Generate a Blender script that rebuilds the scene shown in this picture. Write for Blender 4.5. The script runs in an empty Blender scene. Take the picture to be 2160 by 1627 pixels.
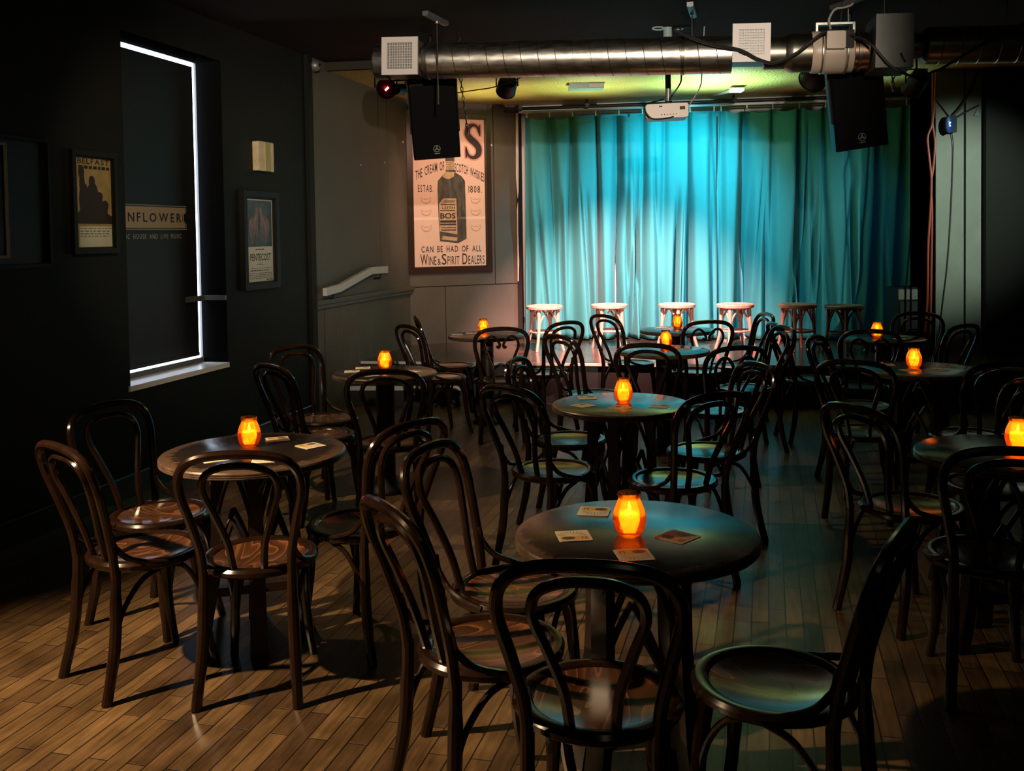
import bpy, math, random
from mathutils import Vector, Matrix
random.seed(7)
S = bpy.context.scene
COL = S.collection
PI = math.pi

# ------------------------------------------------------------------ camera
PITCH, ROLL, EYE, FPX = math.radians(2.0), 0.015, 1.6, 2050.0
cd = bpy.data.cameras.new('camera'); cam = bpy.data.objects.new('camera', cd); COL.objects.link(cam)
fw = Vector((0, math.cos(PITCH), -math.sin(PITCH))); u0 = Vector((0, math.sin(PITCH), math.cos(PITCH))); r0 = Vector((1, 0, 0))
rt = r0*math.cos(ROLL) - u0*math.sin(ROLL); up = u0*math.cos(ROLL) + r0*math.sin(ROLL)
cam.matrix_world = Matrix(((rt.x, up.x, -fw.x, 0), (rt.y, up.y, -fw.y, 0), (rt.z, up.z, -fw.z, EYE), (0, 0, 0, 1)))
cd.sensor_fit = 'HORIZONTAL'; cd.sensor_width = 36.0; cd.lens = FPX/2160*36.0
cd.shift_y = -247.0/2160; cd.clip_start = 0.05; cd.clip_end = 60
S.camera = cam
# ------------------------------------------------------------------ world, view, lights
S.view_settings.view_transform = 'Standard'; S.view_settings.look = 'None'
S.view_settings.gamma = 1.0; S.view_settings.exposure = 0.12; S.view_settings.use_curve_mapping = False
w = bpy.data.worlds.new('world'); S.world = w; w.use_nodes = True
w.node_tree.nodes['Background'].inputs[0].default_value = (0.25, 1.0, 0.62, 1)
w.node_tree.nodes['Background'].inputs[1].default_value = 0.007
S.cycles.sample_clamp_indirect = 4.0
S.cycles.max_bounces = 10; S.cycles.transparent_max_bounces = 12; S.cycles.caustics_reflective = False; S.cycles.caustics_refractive = False

def lamp(name, kind, loc, energy, color, aim=None, **kw):
    l = bpy.data.lights.new(name, kind); l.energy = energy; l.color = color
    for k, v in kw.items(): setattr(l, k, v)
    o = bpy.data.objects.new(name, l); COL.objects.link(o); o.location = loc
    if aim is not None:
        o.rotation_euler = (Vector(aim) - Vector(loc)).to_track_quat('-Z', 'Y').to_euler()
    return o

# warm house spot near the left wall that lights the floor in front
lamp('house_spot', 'SPOT', (-2.80, 2.50, 2.45), 680, (1.0, 0.68, 0.38), (-1.22, 2.98, 0.0), spot_size=math.radians(65), spot_blend=0.6, shadow_soft_size=0.03)
# second warm house spot by the left wall, further back
lamp('house_spot', 'SPOT', (-2.05, 5.5, 2.95), 170, (1.0, 0.72, 0.42), (-0.2, 5.7, 0.0), spot_size=math.radians(78), spot_blend=0.9, shadow_soft_size=0.03)
# front-of-house spot above the bar behind the camera, aimed along the ceiling at duct and stage
lamp('front_of_house_spot', 'SPOT', (0.5, -1.2, 2.95), 1900, (1.0, 0.82, 0.66), (0.1, 7.2, 2.92), spot_size=math.radians(38), spot_blend=0.6, shadow_soft_size=0.06)
# warm ceiling spot on the pictures of the left wall
lamp('picture_spot', 'SPOT', (-0.6, 4.0, 3.1), 130, (1.0, 0.76, 0.46), (-2.2, 6.7, 1.75), spot_size=math.radians(48), spot_blend=0.7, shadow_soft_size=0.04)
# salmon front light on the stage
lamp('stage_front_spot', 'SPOT', (0.80, 7.95, 2.98), 3600, (1.0, 0.45, 0.38), (1.20, 10.3, 0.55), spot_size=math.radians(58), spot_blend=0.7, shadow_soft_size=0.04)
# cyan wash on the curtain
lamp('stage_cyan_spot', 'SPOT', (1.90, 9.35, 3.0), 500, (0.02, 0.60, 0.78), (1.78, 10.8, 1.9), spot_size=math.radians(88), spot_blend=0.9, shadow_soft_size=0.04)
# added pale fill that brightens the pillar at the right, no known source
lamp('pillar_fill', 'SPOT', (4.9, 5.6, 3.08), 480, (0.82, 1.0, 0.82), (4.26, 9.3, 1.80), spot_size=math.radians(31), spot_blend=0.9, shadow_soft_size=0.05)

# ------------------------------------------------------------------ materials
def newmat(name):
    m = bpy.data.materials.new(name); m.use_nodes = True
    return m, m.node_tree.nodes, m.node_tree.links, m.node_tree.nodes['Principled BSDF']
def mat(name, base, rough=0.5, metal=0.0, spec=0.5, emit=None, estr=0.0, bump=None, coat=0.0):
    m, N, L, b = newmat(name)
    b.inputs['Base Color'].default_value = (*base, 1); b.inputs['Roughness'].default_value = rough
    b.inputs['Metallic'].default_value = metal; b.inputs['Specular IOR Level'].default_value = spec
    b.inputs['Coat Weight'].default_value = coat
    if emit: b.inputs['Emission Color'].default_value = (*emit, 1); b.inputs['Emission Strength'].default_value = estr
    if bump:
        tc = N.new('ShaderNodeTexCoord'); nz = N.new('ShaderNodeTexNoise'); bp = N.new('ShaderNodeBump')
        nz.inputs['Scale'].default_value = bump[0]; nz.inputs['Detail'].default_value = 6; bp.inputs['Strength'].default_value = bump[1]; bp.inputs['Distance'].default_value = 0.01
        L.new(tc.outputs['Object'], nz.inputs['Vector']); L.new(nz.outputs['Fac'], bp.inputs['Height']); L.new(bp.outputs['Normal'], b.inputs['Normal'])
    return m
def ramp(N, stops):
    r = N.new('ShaderNodeValToRGB'); e = r.color_ramp.elements
    while len(e) < len(stops): e.new(0.5)
    for k, (p, c) in enumerate(stops): e[k].position = p; e[k].color = (*c, 1) if len(c) == 3 else c
    return r
def noisy(name, c1, c2, scale, rough=(0.4, 0.6), bump=0.0, stretch=(1, 1, 1), metal=0.0, rot=0.0, detail=5):
    m, N, L, b = newmat(name)
    tc = N.new('ShaderNodeTexCoord'); mp = N.new('ShaderNodeMapping'); mp.inputs['Scale'].default_value = stretch; mp.inputs['Rotation'].default_value = (0, 0, rot)
    nz = N.new('ShaderNodeTexNoise'); nz.inputs['Scale'].default_value = scale; nz.inputs['Detail'].default_value = detail
    L.new(tc.outputs['Object'], mp.inputs['Vector']); L.new(mp.outputs['Vector'], nz.inputs['Vector'])
    r = ramp(N, [(0.3, c1), (0.7, c2)]); L.new(nz.outputs['Fac'], r.inputs['Fac']); L.new(r.outputs['Color'], b.inputs['Base Color'])
    mr = N.new('ShaderNodeMapRange'); mr.inputs['To Min'].default_value = rough[0]; mr.inputs['To Max'].default_value = rough[1]
    L.new(nz.outputs['Fac'], mr.inputs['Value']); L.new(mr.outputs['Result'], b.inputs['Roughness']); b.inputs['Metallic'].default_value = metal
    if bump:
        bp = N.new('ShaderNodeBump'); bp.inputs['Strength'].default_value = bump; bp.inputs['Distance'].default_value = 0.01
        L.new(nz.outputs['Fac'], bp.inputs['Height']); L.new(bp.outputs['Normal'], b.inputs['Normal'])
    return m

def floor_mat(name, c1, c2, cm, rot, bw, rh, rough, mortar=0.0025):
    m, N, L, b = newmat(name)
    tc = N.new('ShaderNodeTexCoord'); mp = N.new('ShaderNodeMapping'); mp.inputs['Rotation'].default_value = (0, 0, rot)
    br = N.new('ShaderNodeTexBrick'); br.inputs['Color1'].default_value = (*c1, 1); br.inputs['Color2'].default_value = (*c2, 1); br.inputs['Mortar'].default_value = (*cm, 1)
    br.inputs['Scale'].default_value = 1.0; br.inputs['Mortar Size'].default_value = mortar; br.inputs['Mortar Smooth'].default_value = 0.2
    br.inputs['Brick Width'].default_value = bw; br.inputs['Row Height'].default_value = rh; br.offset = 0.37; br.offset_frequency = 2
    L.new(tc.outputs['Object'], mp.inputs['Vector']); L.new(mp.outputs['Vector'], br.inputs['Vector'])
    st = N.new('ShaderNodeMapping'); st.inputs['Scale'].default_value = (4, 40, 1); L.new(mp.outputs['Vector'], st.inputs['Vector'])
    nz = N.new('ShaderNodeTexNoise'); nz.inputs['Scale'].default_value = 1.5; nz.inputs['Detail'].default_value = 6; L.new(st.outputs['Vector'], nz.inputs['Vector'])
    n2 = N.new('ShaderNodeTexNoise'); n2.inputs['Scale'].default_value = 5.0; n2.inputs['Detail'].default_value = 4; L.new(mp.outputs['Vector'], n2.inputs['Vector'])
    r1 = ramp(N, [(0.25, (0.55, 0.5, 0.45)), (0.75, (1.25, 1.2, 1.15))]); L.new(nz.outputs['Fac'], r1.inputs['Fac'])
    r2 = ramp(N, [(0.3, (0.55, 0.55, 0.55)), (0.7, (1.2, 1.2, 1.2))]); L.new(n2.outputs['Fac'], r2.inputs['Fac'])
    m1 = N.new('ShaderNodeMixRGB'); m1.blend_type = 'MULTIPLY'; m1.inputs[0].default_value = 1; L.new(br.outputs['Color'], m1.inputs[1]); L.new(r1.outputs['Color'], m1.inputs[2])
    m2 = N.new('ShaderNodeMixRGB'); m2.blend_type = 'MULTIPLY'; m2.inputs[0].default_value = 1; L.new(m1.outputs[0], m2.inputs[1]); L.new(r2.outputs['Color'], m2.inputs[2])
    L.new(m2.outputs[0], b.inputs['Base Color'])
    mr = N.new('ShaderNodeMapRange'); mr.inputs['To Min'].default_value = rough[0]; mr.inputs['To Max'].default_value = rough[1]; L.new(n2.outputs['Fac'], mr.inputs['Value']); L.new(mr.outputs['Result'], b.inputs['Roughness'])
    inv = N.new('ShaderNodeMath'); inv.operation = 'MULTIPLY_ADD'; inv.inputs[1].default_value = -1.0; L.new(br.outputs['Fac'], inv.inputs[0])
    ad = N.new('ShaderNodeMath'); ad.operation = 'MULTIPLY'; ad.inputs[1].default_value = 0.25; L.new(n2.outputs['Fac'], ad.inputs[0]); L.new(ad.outputs[0], inv.inputs[2])
    bp = N.new('ShaderNodeBump'); bp.inputs['Strength'].default_value = 0.5; bp.inputs['Distance'].default_value = 0.004
    L.new(inv.outputs[0], bp.inputs['Height']); L.new(bp.outputs['Normal'], b.inputs['Normal'])
    return m

ROTL = -math.radians(75.3)
M = {}
M['floor'] = floor_mat('floorboards', (0.175, 0.112, 0.052), (0.072, 0.044, 0.023), (0.013, 0.008, 0.005), ROTL, 0.42, 0.068, (0.22, 0.42))
M['stage'] = floor_mat('stage_boards', (0.075, 0.055, 0.040), (0.060, 0.042, 0.030), (0.012, 0.010, 0.008), math.radians(10), 2.4, 0.14, (0.12, 0.28), 0.0015)
M['wallblack'] = mat('black_wall_paint', (0.008, 0.0085, 0.006), 0.6, spec=0.2, bump=(14, 0.15))
M['wallgrey'] = noisy('grey_wall_paint', (0.070, 0.063, 0.048), (0.088, 0.079, 0.060), 3.0, (0.45, 0.6), 0.06)
M['wallgreen'] = noisy('grey_green_paint', (0.20, 0.23, 0.19), (0.25, 0.28, 0.235), 4.0, (0.5, 0.65), 0.05)
M['gap'] = mat('dark_gap', (0.004, 0.004, 0.004), 0.9)
M['ceil'] = mat('dark_ceiling_paint', (0.030, 0.027, 0.016), 0.85, spec=0.2, bump=(9, 0.25))
M['plaster'] = mat('pale_plaster', (0.55, 0.58, 0.62), 0.7)
M['black'] = mat('black_plastic', (0.003, 0.003, 0.003), 0.45, spec=0.2)
M['blackmetal'] = mat('black_metal', (0.006, 0.006, 0.006), 0.45, spec=0.3, bump=(60, 0.1))
M['rubber'] = mat('black_rubber', (0.010, 0.010, 0.010), 0.5)
M['white'] = mat('white_paint', (0.62, 0.58, 0.54), 0.4)
M['railwhite'] = mat('pale_handrail_paint', (0.50, 0.49, 0.46), 0.4)
M['beige'] = mat('beige_plastic', (0.52, 0.43, 0.34), 0.38)
M['chainmetal'] = mat('chain_steel', (0.25, 0.25, 0.24), 0.3, 1.0)
M['steel'] = noisy('galvanised_steel', (0.40, 0.39, 0.34), (0.58, 0.56, 0.50), 7.0, (0.22, 0.42), 0.03, (1, 6, 6), metal=1.0)
M['steeldark'] = noisy('dull_duct_steel', (0.20, 0.19, 0.15), (0.30, 0.28, 0.22), 5.0, (0.25, 0.45), 0.03, metal=1.0)
M['steelpanel'] = noisy('grey_sheet_metal', (0.16, 0.17, 0.16), (0.22, 0.23, 0.21), 4.0, (0.35, 0.5), 0.04, metal=0.6)
M['nosing'] = mat('white_nosing_paint', (0.55, 0.52, 0.46), 0.45)
M['riser'] = mat('black_stage_paint', (0.012, 0.010, 0.009), 0.5)
M['frame'] = mat('dark_picture_frame', (0.030, 0.016, 0.011), 0.3, coat=0.3)
M['frameblack'] = mat('black_picture_frame', (0.010, 0.009, 0.007), 0.5, spec=0.25)
M['copper'] = mat('copper_slip', (0.35, 0.17, 0.10), 0.35, 0.6)
M['paper'] = noisy('aged_poster_paper', (0.66, 0.47, 0.37), (0.72, 0.53, 0.42), 2.5, (0.5, 0.6))
M['paperfold'] = mat('pale_paper_crease', (0.78, 0.60, 0.48), 0.5)
M['ink'] = mat('brown_black_ink', (0.022, 0.014, 0.013), 0.6)
M['inkred'] = mat('faded_red_ink', (0.55, 0.26, 0.22), 0.6)
M['inkpale'] = mat('pale_brown_ink', (0.47, 0.31, 0.19), 0.6)
M['bottle'] = noisy('bottle_ink', (0.020, 0.020, 0.016), (0.085, 0.078, 0.055), 9.0, (0.5, 0.6), stretch=(3, 3, 1))
M['labelink'] = noisy('bottle_label_ink', (0.36, 0.25, 0.14), (0.50, 0.36, 0.21), 30.0, (0.5, 0.6))
M['goldpaper'] = noisy('ochre_poster_paper', (0.26, 0.19, 0.07), (0.36, 0.26, 0.10), 14.0, (0.5, 0.6))
M['palepaper'] = noisy('pale_poster_paper', (0.44, 0.46, 0.36), (0.60, 0.60, 0.50), 5.0, (0.45, 0.6), stretch=(1, 1, .4))
M['tealink'] = noisy('dark_teal_ink', (0.03, 0.05, 0.06), (0.09, 0.12, 0.14), 12.0, (0.5, 0.6))
M['wingpink'] = noisy('dusty_pink_ink', (0.16, 0.12, 0.11), (0.30, 0.20, 0.19), 18.0, (0.5, 0.6))
M['signtan'] = mat('tan_sign_print', (0.40, 0.30, 0.19), 0.5)
M['signpale'] = mat('pale_sign_print', (0.50, 0.47, 0.40), 0.5)
M['blind'] = mat('black_window_blind', (0.010, 0.012, 0.012), 0.5)
M['sill'] = mat('painted_window_sill', (0.10, 0.10, 0.10), 0.35)
M['worn'] = noisy('worn_painted_box', (0.42, 0.34, 0.20), (0.60, 0.50, 0.32), 16.0, (0.4, 0.55), 0.1)
M['redcable'] = mat('red_orange_cable', (0.42, 0.07, 0.04), 0.4)
M['greycable'] = mat('grey_cable', (0.35, 0.34, 0.32), 0.4)
M['blue'] = mat('blue_plastic_lens', (0.01, 0.07, 0.32), 0.25)
M['bluled'] = mat('blue_indicator_light', (0.3, 0.5, 1), 0.4, emit=(0.45, 0.65, 1.0), estr=3.0)
M['redled'] = mat('red_indicator_light', (1, 0.2, 0.2), 0.4, emit=(1.0, 0.12, 0.12), estr=14.0)
M['lens'] = mat('dark_lamp_lens', (0.01, 0.01, 0.012), 0.12)
M['lensred'] = mat('red_lamp_lens', (0.025, 0.002, 0.002), 0.2)
M['floodlens'] = mat('lit_flood_lens', (1, 1, 1), 0.4, emit=(0.80, 1.0, 0.92), estr=9.0)
M['daylight'] = mat('daylight_glass', (0.0, 0.0, 0.0), 0.4, emit=(0.68, 0.80, 1.0), estr=7.0)
M['coaster'] = mat('cream_beer_mat_board', (0.88, 0.80, 0.62), 0.6)
M['mato'] = mat('orange_mat_print', (0.85, 0.52, 0.14), 0.6)
M['matb'] = mat('brown_mat_print', (0.16, 0.07, 0.035), 0.6)
M['stoolwood'] = noisy('lit_stool_wood', (0.54, 0.25, 0.20), (0.64, 0.33, 0.27), 6.0, (0.35, 0.5), 0.02, (6, 6, 1))  # salmon tint of the stage light put into the wood colour
M['stoolshade'] = noisy('shaded_stool_wood', (0.13, 0.075, 0.05), (0.18, 0.11, 0.075), 6.0, (0.3, 0.45), 0.02, (6, 6, 1))  # same stool wood, darkened in colour for the stool outside the beam
M['clearplastic'] = mat('clear_pale_plastic', (0.30, 0.42, 0.42), 0.2)

def wood_mat(name, c1, c2, rough, scale=3.0, coat=0.3):
    m, N, L, b = newmat(name)
    tc = N.new('ShaderNodeTexCoord'); oi = N.new('ShaderNodeObjectInfo'); va = N.new('ShaderNodeVectorMath'); va.operation = 'MULTIPLY_ADD'
    va.inputs[1].default_value = (1, 1, 1); cx = N.new('ShaderNodeMath'); cx.operation = 'MULTIPLY'; cx.inputs[1].default_value = 7.0
    L.new(oi.outputs['Random'], cx.inputs[0]); L.new(tc.outputs['Object'], va.inputs[0]); L.new(cx.outputs[0], va.inputs[2])
    mp = N.new('ShaderNodeMapping'); mp.inputs['Scale'].default_value = (1.0, 0.28, 1.0); L.new(va.outputs[0], mp.inputs['Vector'])
    nz = N.new('ShaderNodeTexNoise'); nz.inputs['Scale'].default_value = scale*2; nz.inputs['Detail'].default_value = 2; nz.inputs['Distortion'].default_value = 0.6; L.new(mp.outputs['Vector'], nz.inputs['Vector'])
    mu = N.new('ShaderNodeMath'); mu.operation = 'MULTIPLY'; mu.inputs[1].default_value = 13.0; L.new(nz.outputs['Fac'], mu.inputs[0])
    fr = N.new('ShaderNodeMath'); fr.operation = 'FRACT'; L.new(mu.outputs[0], fr.inputs[0])
    r = ramp(N, [(0.0, c1), (0.66, c2), (0.88, tuple(min(1, x*2.6) for x in c2)), (0.97, tuple(x*0.5 for x in c1)), (1.0, c1)]); L.new(fr.outputs[0], r.inputs['Fac'])
    L.new(r.outputs['Color'], b.inputs['Base Color']); b.inputs['Roughness'].default_value = rough; b.inputs['Coat Weight'].default_value = coat; b.inputs['Coat Roughness'].default_value = 0.15
    return m
M['chairwood'] = noisy('dark_varnished_bentwood', (0.010, 0.005, 0.003), (0.022, 0.010, 0.0055), 18.0, (0.12, 0.22), 0.02, (1, 1, 0.3))
M['seatwood'] = wood_mat('brown_seat_veneer', (0.050, 0.021, 0.010), (0.085, 0.035, 0.016), 0.20, coat=0.6)
M['tablewood'] = mat('dark_table_base_wood', (0.016, 0.009, 0.006), 0.32)

def tabletop_mat():
    m, N, L, b = newmat('scuffed_dark_tabletop')
    tc = N.new('ShaderNodeTexCoord'); ln = N.new('ShaderNodeVectorMath'); ln.operation = 'LENGTH'
    fl = N.new('ShaderNodeVectorMath'); fl.operation = 'MULTIPLY'; fl.inputs[1].default_value = (1, 1, 0); L.new(tc.outputs['Object'], fl.inputs[0]); L.new(fl.outputs[0], ln.inputs[0])
    oi = N.new('ShaderNodeObjectInfo'); va = N.new('ShaderNodeVectorMath'); va.operation = 'MULTIPLY_ADD'; va.inputs[1].default_value = (1, 1, 1)
    cx = N.new('ShaderNodeMath'); cx.operation = 'MULTIPLY'; cx.inputs[1].default_value = 9.0; L.new(oi.outputs['Random'], cx.inputs[0]); L.new(tc.outputs['Object'], va.inputs[0]); L.new(cx.outputs[0], va.inputs[2])
    nz = N.new('ShaderNodeTexNoise'); nz.inputs['Scale'].default_value = 26; nz.inputs['Detail'].default_value = 8; nz.inputs['Roughness'].default_value = 0.7; L.new(va.outputs[0], nz.inputs['Vector'])
    n2 = N.new('ShaderNodeTexNoise'); n2.inputs['Scale'].default_value = 4; n2.inputs['Detail'].default_value = 3; L.new(va.outputs[0], n2.inputs['Vector'])
    mr = N.new('ShaderNodeMapRange'); mr.inputs['From Min'].default_value = 0.25; mr.inputs['From Max'].default_value = 0.345; mr.inputs['To Min'].default_value = -0.30; mr.inputs['To Max'].default_value = 0.22; L.new(ln.outputs['Value'], mr.inputs['Value'])
    ad = N.new('ShaderNodeMath'); L.new(nz.outputs['Fac'], ad.inputs[0]); L.new(mr.outputs['Result'], ad.inputs[1])
    r = ramp(N, [(0.48, (0.020, 0.013, 0.011)), (0.62, (0.10, 0.062, 0.042))]); L.new(ad.outputs[0], r.inputs['Fac']); L.new(r.outputs['Color'], b.inputs['Base Color'])
    rr = N.new('ShaderNodeMapRange'); rr.inputs['From Min'].default_value = 0.35; rr.inputs['From Max'].default_value = 0.65; rr.inputs['To Min'].default_value = 0.11; rr.inputs['To Max'].default_value = 0.27; L.new(n2.outputs['Fac'], rr.inputs['Value'])
    ro = N.new('ShaderNodeMath'); ro.operation = 'MULTIPLY_ADD'; ro.inputs[1].default_value = 0.25; L.new(r.outputs['Color'], ro.inputs[0]); L.new(rr.outputs['Result'], ro.inputs[2]); L.new(ro.outputs[0], b.inputs['Roughness'])
    bp = N.new('ShaderNodeBump'); bp.inputs['Strength'].default_value = 0.12; bp.inputs['Distance'].default_value = 0.004; L.new(nz.outputs['Fac'], bp.inputs['Height']); L.new(bp.outputs['Normal'], b.inputs['Normal'])
    return m
M['tabletop'] = tabletop_mat()
M['tableedge'] = noisy('worn_table_edge', (0.050, 0.030, 0.020), (0.13, 0.085, 0.055), 20.0, (0.3, 0.45))

def gold_ceiling():
    m, N, L, b = newmat('embossed_gold_ceiling_paper')
    tc = N.new('ShaderNodeTexCoord'); vo = N.new('ShaderNodeTexVoronoi'); vo.inputs['Scale'].default_value = 42; nz = N.new('ShaderNodeTexNoise'); nz.inputs['Scale'].default_value = 60; nz.inputs['Detail'].default_value = 4
    n2 = N.new('ShaderNodeTexNoise'); n2.inputs['Scale'].default_value = 2
    for n in (vo, nz, n2): L.new(tc.outputs['Object'], n.inputs['Vector'])
    r = ramp(N, [(0.3, (0.58, 0.48, 0.11)), (0.7, (0.74, 0.62, 0.18))]); L.new(n2.outputs['Fac'], r.inputs['Fac']); L.new(r.outputs['Color'], b.inputs['Base Color'])
    ad = N.new('ShaderNodeMath'); L.new(vo.outputs['Distance'], ad.inputs[0]); L.new(nz.outputs['Fac'], ad.inputs[1])
    bp = N.new('ShaderNodeBump'); bp.inputs['Strength'].default_value = 0.9; bp.inputs['Distance'].default_value = 0.012; L.new(ad.outputs[0], bp.inputs['Height']); L.new(bp.outputs['Normal'], b.inputs['Normal'])
    b.inputs['Roughness'].default_value = 0.55
    return m
M['gold'] = gold_ceiling()

def velvet():
    m, N, L, b = newmat('teal_velvet')
    b.inputs['Base Color'].default_value = (0.050, 0.26, 0.29, 1); b.inputs['Roughness'].default_value = 0.85
    b.inputs['Sheen Weight'].default_value = 0.12; b.inputs['Sheen Roughness'].default_value = 0.4; b.inputs['Sheen Tint'].default_value = (0.6, 0.9, 0.95, 1)
    b.inputs['Specular IOR Level'].default_value = 0.1
    tc = N.new('ShaderNodeTexCoord'); nz = N.new('ShaderNodeTexNoise'); nz.inputs['Scale'].default_value = 90; bp = N.new('ShaderNodeBump'); bp.inputs['Strength'].default_value = 0.08; bp.inputs['Distance'].default_value = 0.01
    L.new(tc.outputs['Object'], nz.inputs['Vector']); L.new(nz.outputs['Fac'], bp.inputs['Height']); L.new(bp.outputs['Normal'], b.inputs['Normal'])
    return m
M['velvet'] = velvet()

def jar_glass():
    m, N, L, b = newmat('amber_candle_glass'); N.remove(b)
    out = N['Material Output']
    tr = N.new('ShaderNodeBsdfTransparent'); tr.inputs[0].default_value = (1.0, 0.70, 0.28, 1)
    tl = N.new('ShaderNodeBsdfTranslucent'); tl.inputs[0].default_value = (1.0, 0.42, 0.05, 1)
    gl = N.new('ShaderNodeBsdfGlossy'); gl.inputs['Roughness'].default_value = 0.08
    fr = N.new('ShaderNodeFresnel'); fr.inputs[0].default_value = 1.45
    m1 = N.new('ShaderNodeMixShader'); m1.inputs[0].default_value = 0.62; L.new(tr.outputs[0], m1.inputs[1]); L.new(tl.outputs[0], m1.inputs[2])
    m2 = N.new('ShaderNodeMixShader'); L.new(fr.outputs[0], m2.inputs[0]); L.new(m1.outputs[0], m2.inputs[1]); L.new(gl.outputs[0], m2.inputs[2]); L.new(m2.outputs[0], out.inputs[0])
    return m
M['jar'] = jar_glass()
def wax():
    m, N, L, b = newmat('candle_wax'); N.remove(b); out = N['Material Output']
    tl = N.new('ShaderNodeBsdfTranslucent'); tl.inputs[0].default_value = (1.0, 0.60, 0.16, 1)
    df = N.new('ShaderNodeBsdfDiffuse'); df.inputs[0].default_value = (1.0, 0.70, 0.30, 1)
    mx = N.new('ShaderNodeMixShader'); mx.inputs[0].default_value = 0.40; L.new(tl.outputs[0], mx.inputs[1]); L.new(df.outputs[0], mx.inputs[2]); L.new(mx.outputs[0], out.inputs[0])
    return m
M['wax'] = wax()
M['flame'] = mat('candle_flame', (1, 0.8, 0.4), 0.5, emit=(1.0, 0.62, 0.16), estr=40.0)

# ------------------------------------------------------------------ mesh helpers
ID = lambda x, y, z: Vector((x, y, z))
def crom(pts, k=6, closed=False):
    P = [Vector(p) for p in pts]; n = len(P); out = []
    for i in range(n if closed else n-1):
        p1, p2 = P[i], P[(i+1) % n]
        p0 = P[i-1] if (i > 0 or closed) else p1*2-p2
        p3 = P[(i+2) % n] if (i+2 < n or closed) else p2*2-p1
        for j in range(k):
            t = j/k
            out.append(0.5*((2*p1)+(-p0+p2)*t+(2*p0-5*p1+4*p2-p3)*t*t+(-p0+3*p1-3*p2+p3)*t**3))
    if not closed: out.append(P[-1])
    return out
class MB:
    def __init__(s): s.v = []; s.f = []; s.mi = []; s.m = 0
    def add(s, vs, fs):
        o = len(s.v); s.v += [Vector(v) for v in vs]
        for f in fs: s.f.append([i+o for i in f]); s.mi.append(s.m)
        return s
    def box(s, x0, x1, y0, y1, z0, z1, fr=ID):
        vs = [fr(x, y, z) for z in (z0, z1) for y in (y0, y1) for x in (x0, x1)]
        return s.add(vs, [(0, 2, 3, 1), (4, 5, 7, 6), (0, 1, 5, 4), (2, 6, 7, 3), (0, 4, 6, 2), (1, 3, 7, 5)])
    def rbox(s, x0, x1, y0, y1, z0, z1, r, fr=ID, n=4):
        # box with corners rounded in the x-z plane
        pts = []
        for cx, cz, a0 in ((x1-r, z1-r, 0), (x0+r, z1-r, 90), (x0+r, z0+r, 180), (x1-r, z0+r, 270)):
            for k in range(n+1):
                a = math.radians(a0+90*k/n); pts.append((cx+r*math.cos(a), cz+r*math.sin(a)))
        return s.prism(pts, y0, y1, lambda a, b, h: fr(a, h, b))
    def prism(s, poly, h0, h1, fr=ID):
        n = len(poly); vs = [fr(p[0], p[1], h0) for p in poly]+[fr(p[0], p[1], h1) for p in poly]
        return s.add(vs, [list(range(n))[::-1], list(range(n, 2*n))]+[(i, (i+1) % n, n+(i+1) % n, n+i) for i in range(n)])
    def flat(s, poly, h, fr=ID):
        return s.add([fr(p[0], p[1], h) for p in poly], [list(range(len(poly)))])
    def tube(s, path, r, n=8, closed=False, fr=ID, flat=1.0):
        P = [Vector(p) for p in path]; m = len(P); R = r if isinstance(r, (list, tuple)) else [r]*m
        if len(R) != m: R = [R[0]+(R[-1]-R[0])*i/(m-1) for i in range(m)] if len(R) == 2 else [R[min(len(R)-1, int(i*len(R)/m))] for i in range(m)]
        T = []
        for i in range(m):
            a = P[i-1] if (i > 0 or closed) else P[i]; b = P[(i+1) % m] if (i < m-1 or closed) else P[i]
            T.append((b-a).normalized())
        ref = Vector((0, 0, 1)) if abs(T[0].z) < 0.9 else Vector((0, 1, 0))
        nx = (ref - T[0]*ref.dot(T[0])).normalized(); vs = []
        for i in range(m):
            nx = nx - T[i]*nx.dot(T[i]); nx = nx.normalized() if nx.length > 1e-6 else T[i].orthogonal().normalized(); ny = T[i].cross(nx)
            for k in range(n):
                a = 2*PI*k/n; q = P[i]+nx*(R[i]*math.cos(a)*flat)+ny*(R[i]*math.sin(a)); vs.append(fr(q.x, q.y, q.z))
        fs = [(i*n+k, i*n+(k+1) % n, ((i+1) % m)*n+(k+1) % n, ((i+1) % m)*n+k) for i in range(m if closed else m-1) for k in range(n)]
        if not closed: fs += [list(range(n))[::-1], [(m-1)*n+k for k in range(n)]]
        return s.add(vs, fs)
    def lathe(s, prof, n=32, fr=ID, cap=True):
        m = len(prof); vs = []
        for r, z in prof:
            for k in range(n): a = 2*PI*k/n; vs.append(fr(r*math.cos(a), r*math.sin(a), z))
        fs = [(i*n+k, i*n+(k+1) % n, (i+1)*n+(k+1) % n, (i+1)*n+k) for i in range(m-1) for k in range(n)]
        if cap: fs += [list(range(n))[::-1], [(m-1)*n+k for k in range(n)]]
        return s.add(vs, fs)
    def grid(s, fn, nu, nv):
        vs = [fn(i/nu, j/nv) for j in range(nv+1) for i in range(nu+1)]
        return s.add(vs, [(j*(nu+1)+i, j*(nu+1)+i+1, (j+1)*(nu+1)+i+1, (j+1)*(nu+1)+i) for j in range(nv) for i in range(nu)])
    def build(s, name, mats, parent=None, ang=35):
        me = bpy.data.meshes.new(name); me.from_pydata([tuple(v) for v in s.v], [], s.f)
        for m in (mats if isinstance(mats, (list, tuple)) else [mats]): me.materials.append(m)
        me.polygons.foreach_set('material_index', s.mi); me.update()
        import bmesh
        b = bmesh.new(); b.from_mesh(me); bmesh.ops.recalc_face_normals(b, faces=b.faces); b.to_mesh(me); b.free()
        me.shade_smooth(); me.set_sharp_from_angle(angle=math.radians(ang))
        o = bpy.data.objects.new(name, me); COL.objects.link(o)
        if parent: o.parent = parent
        return o
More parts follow.
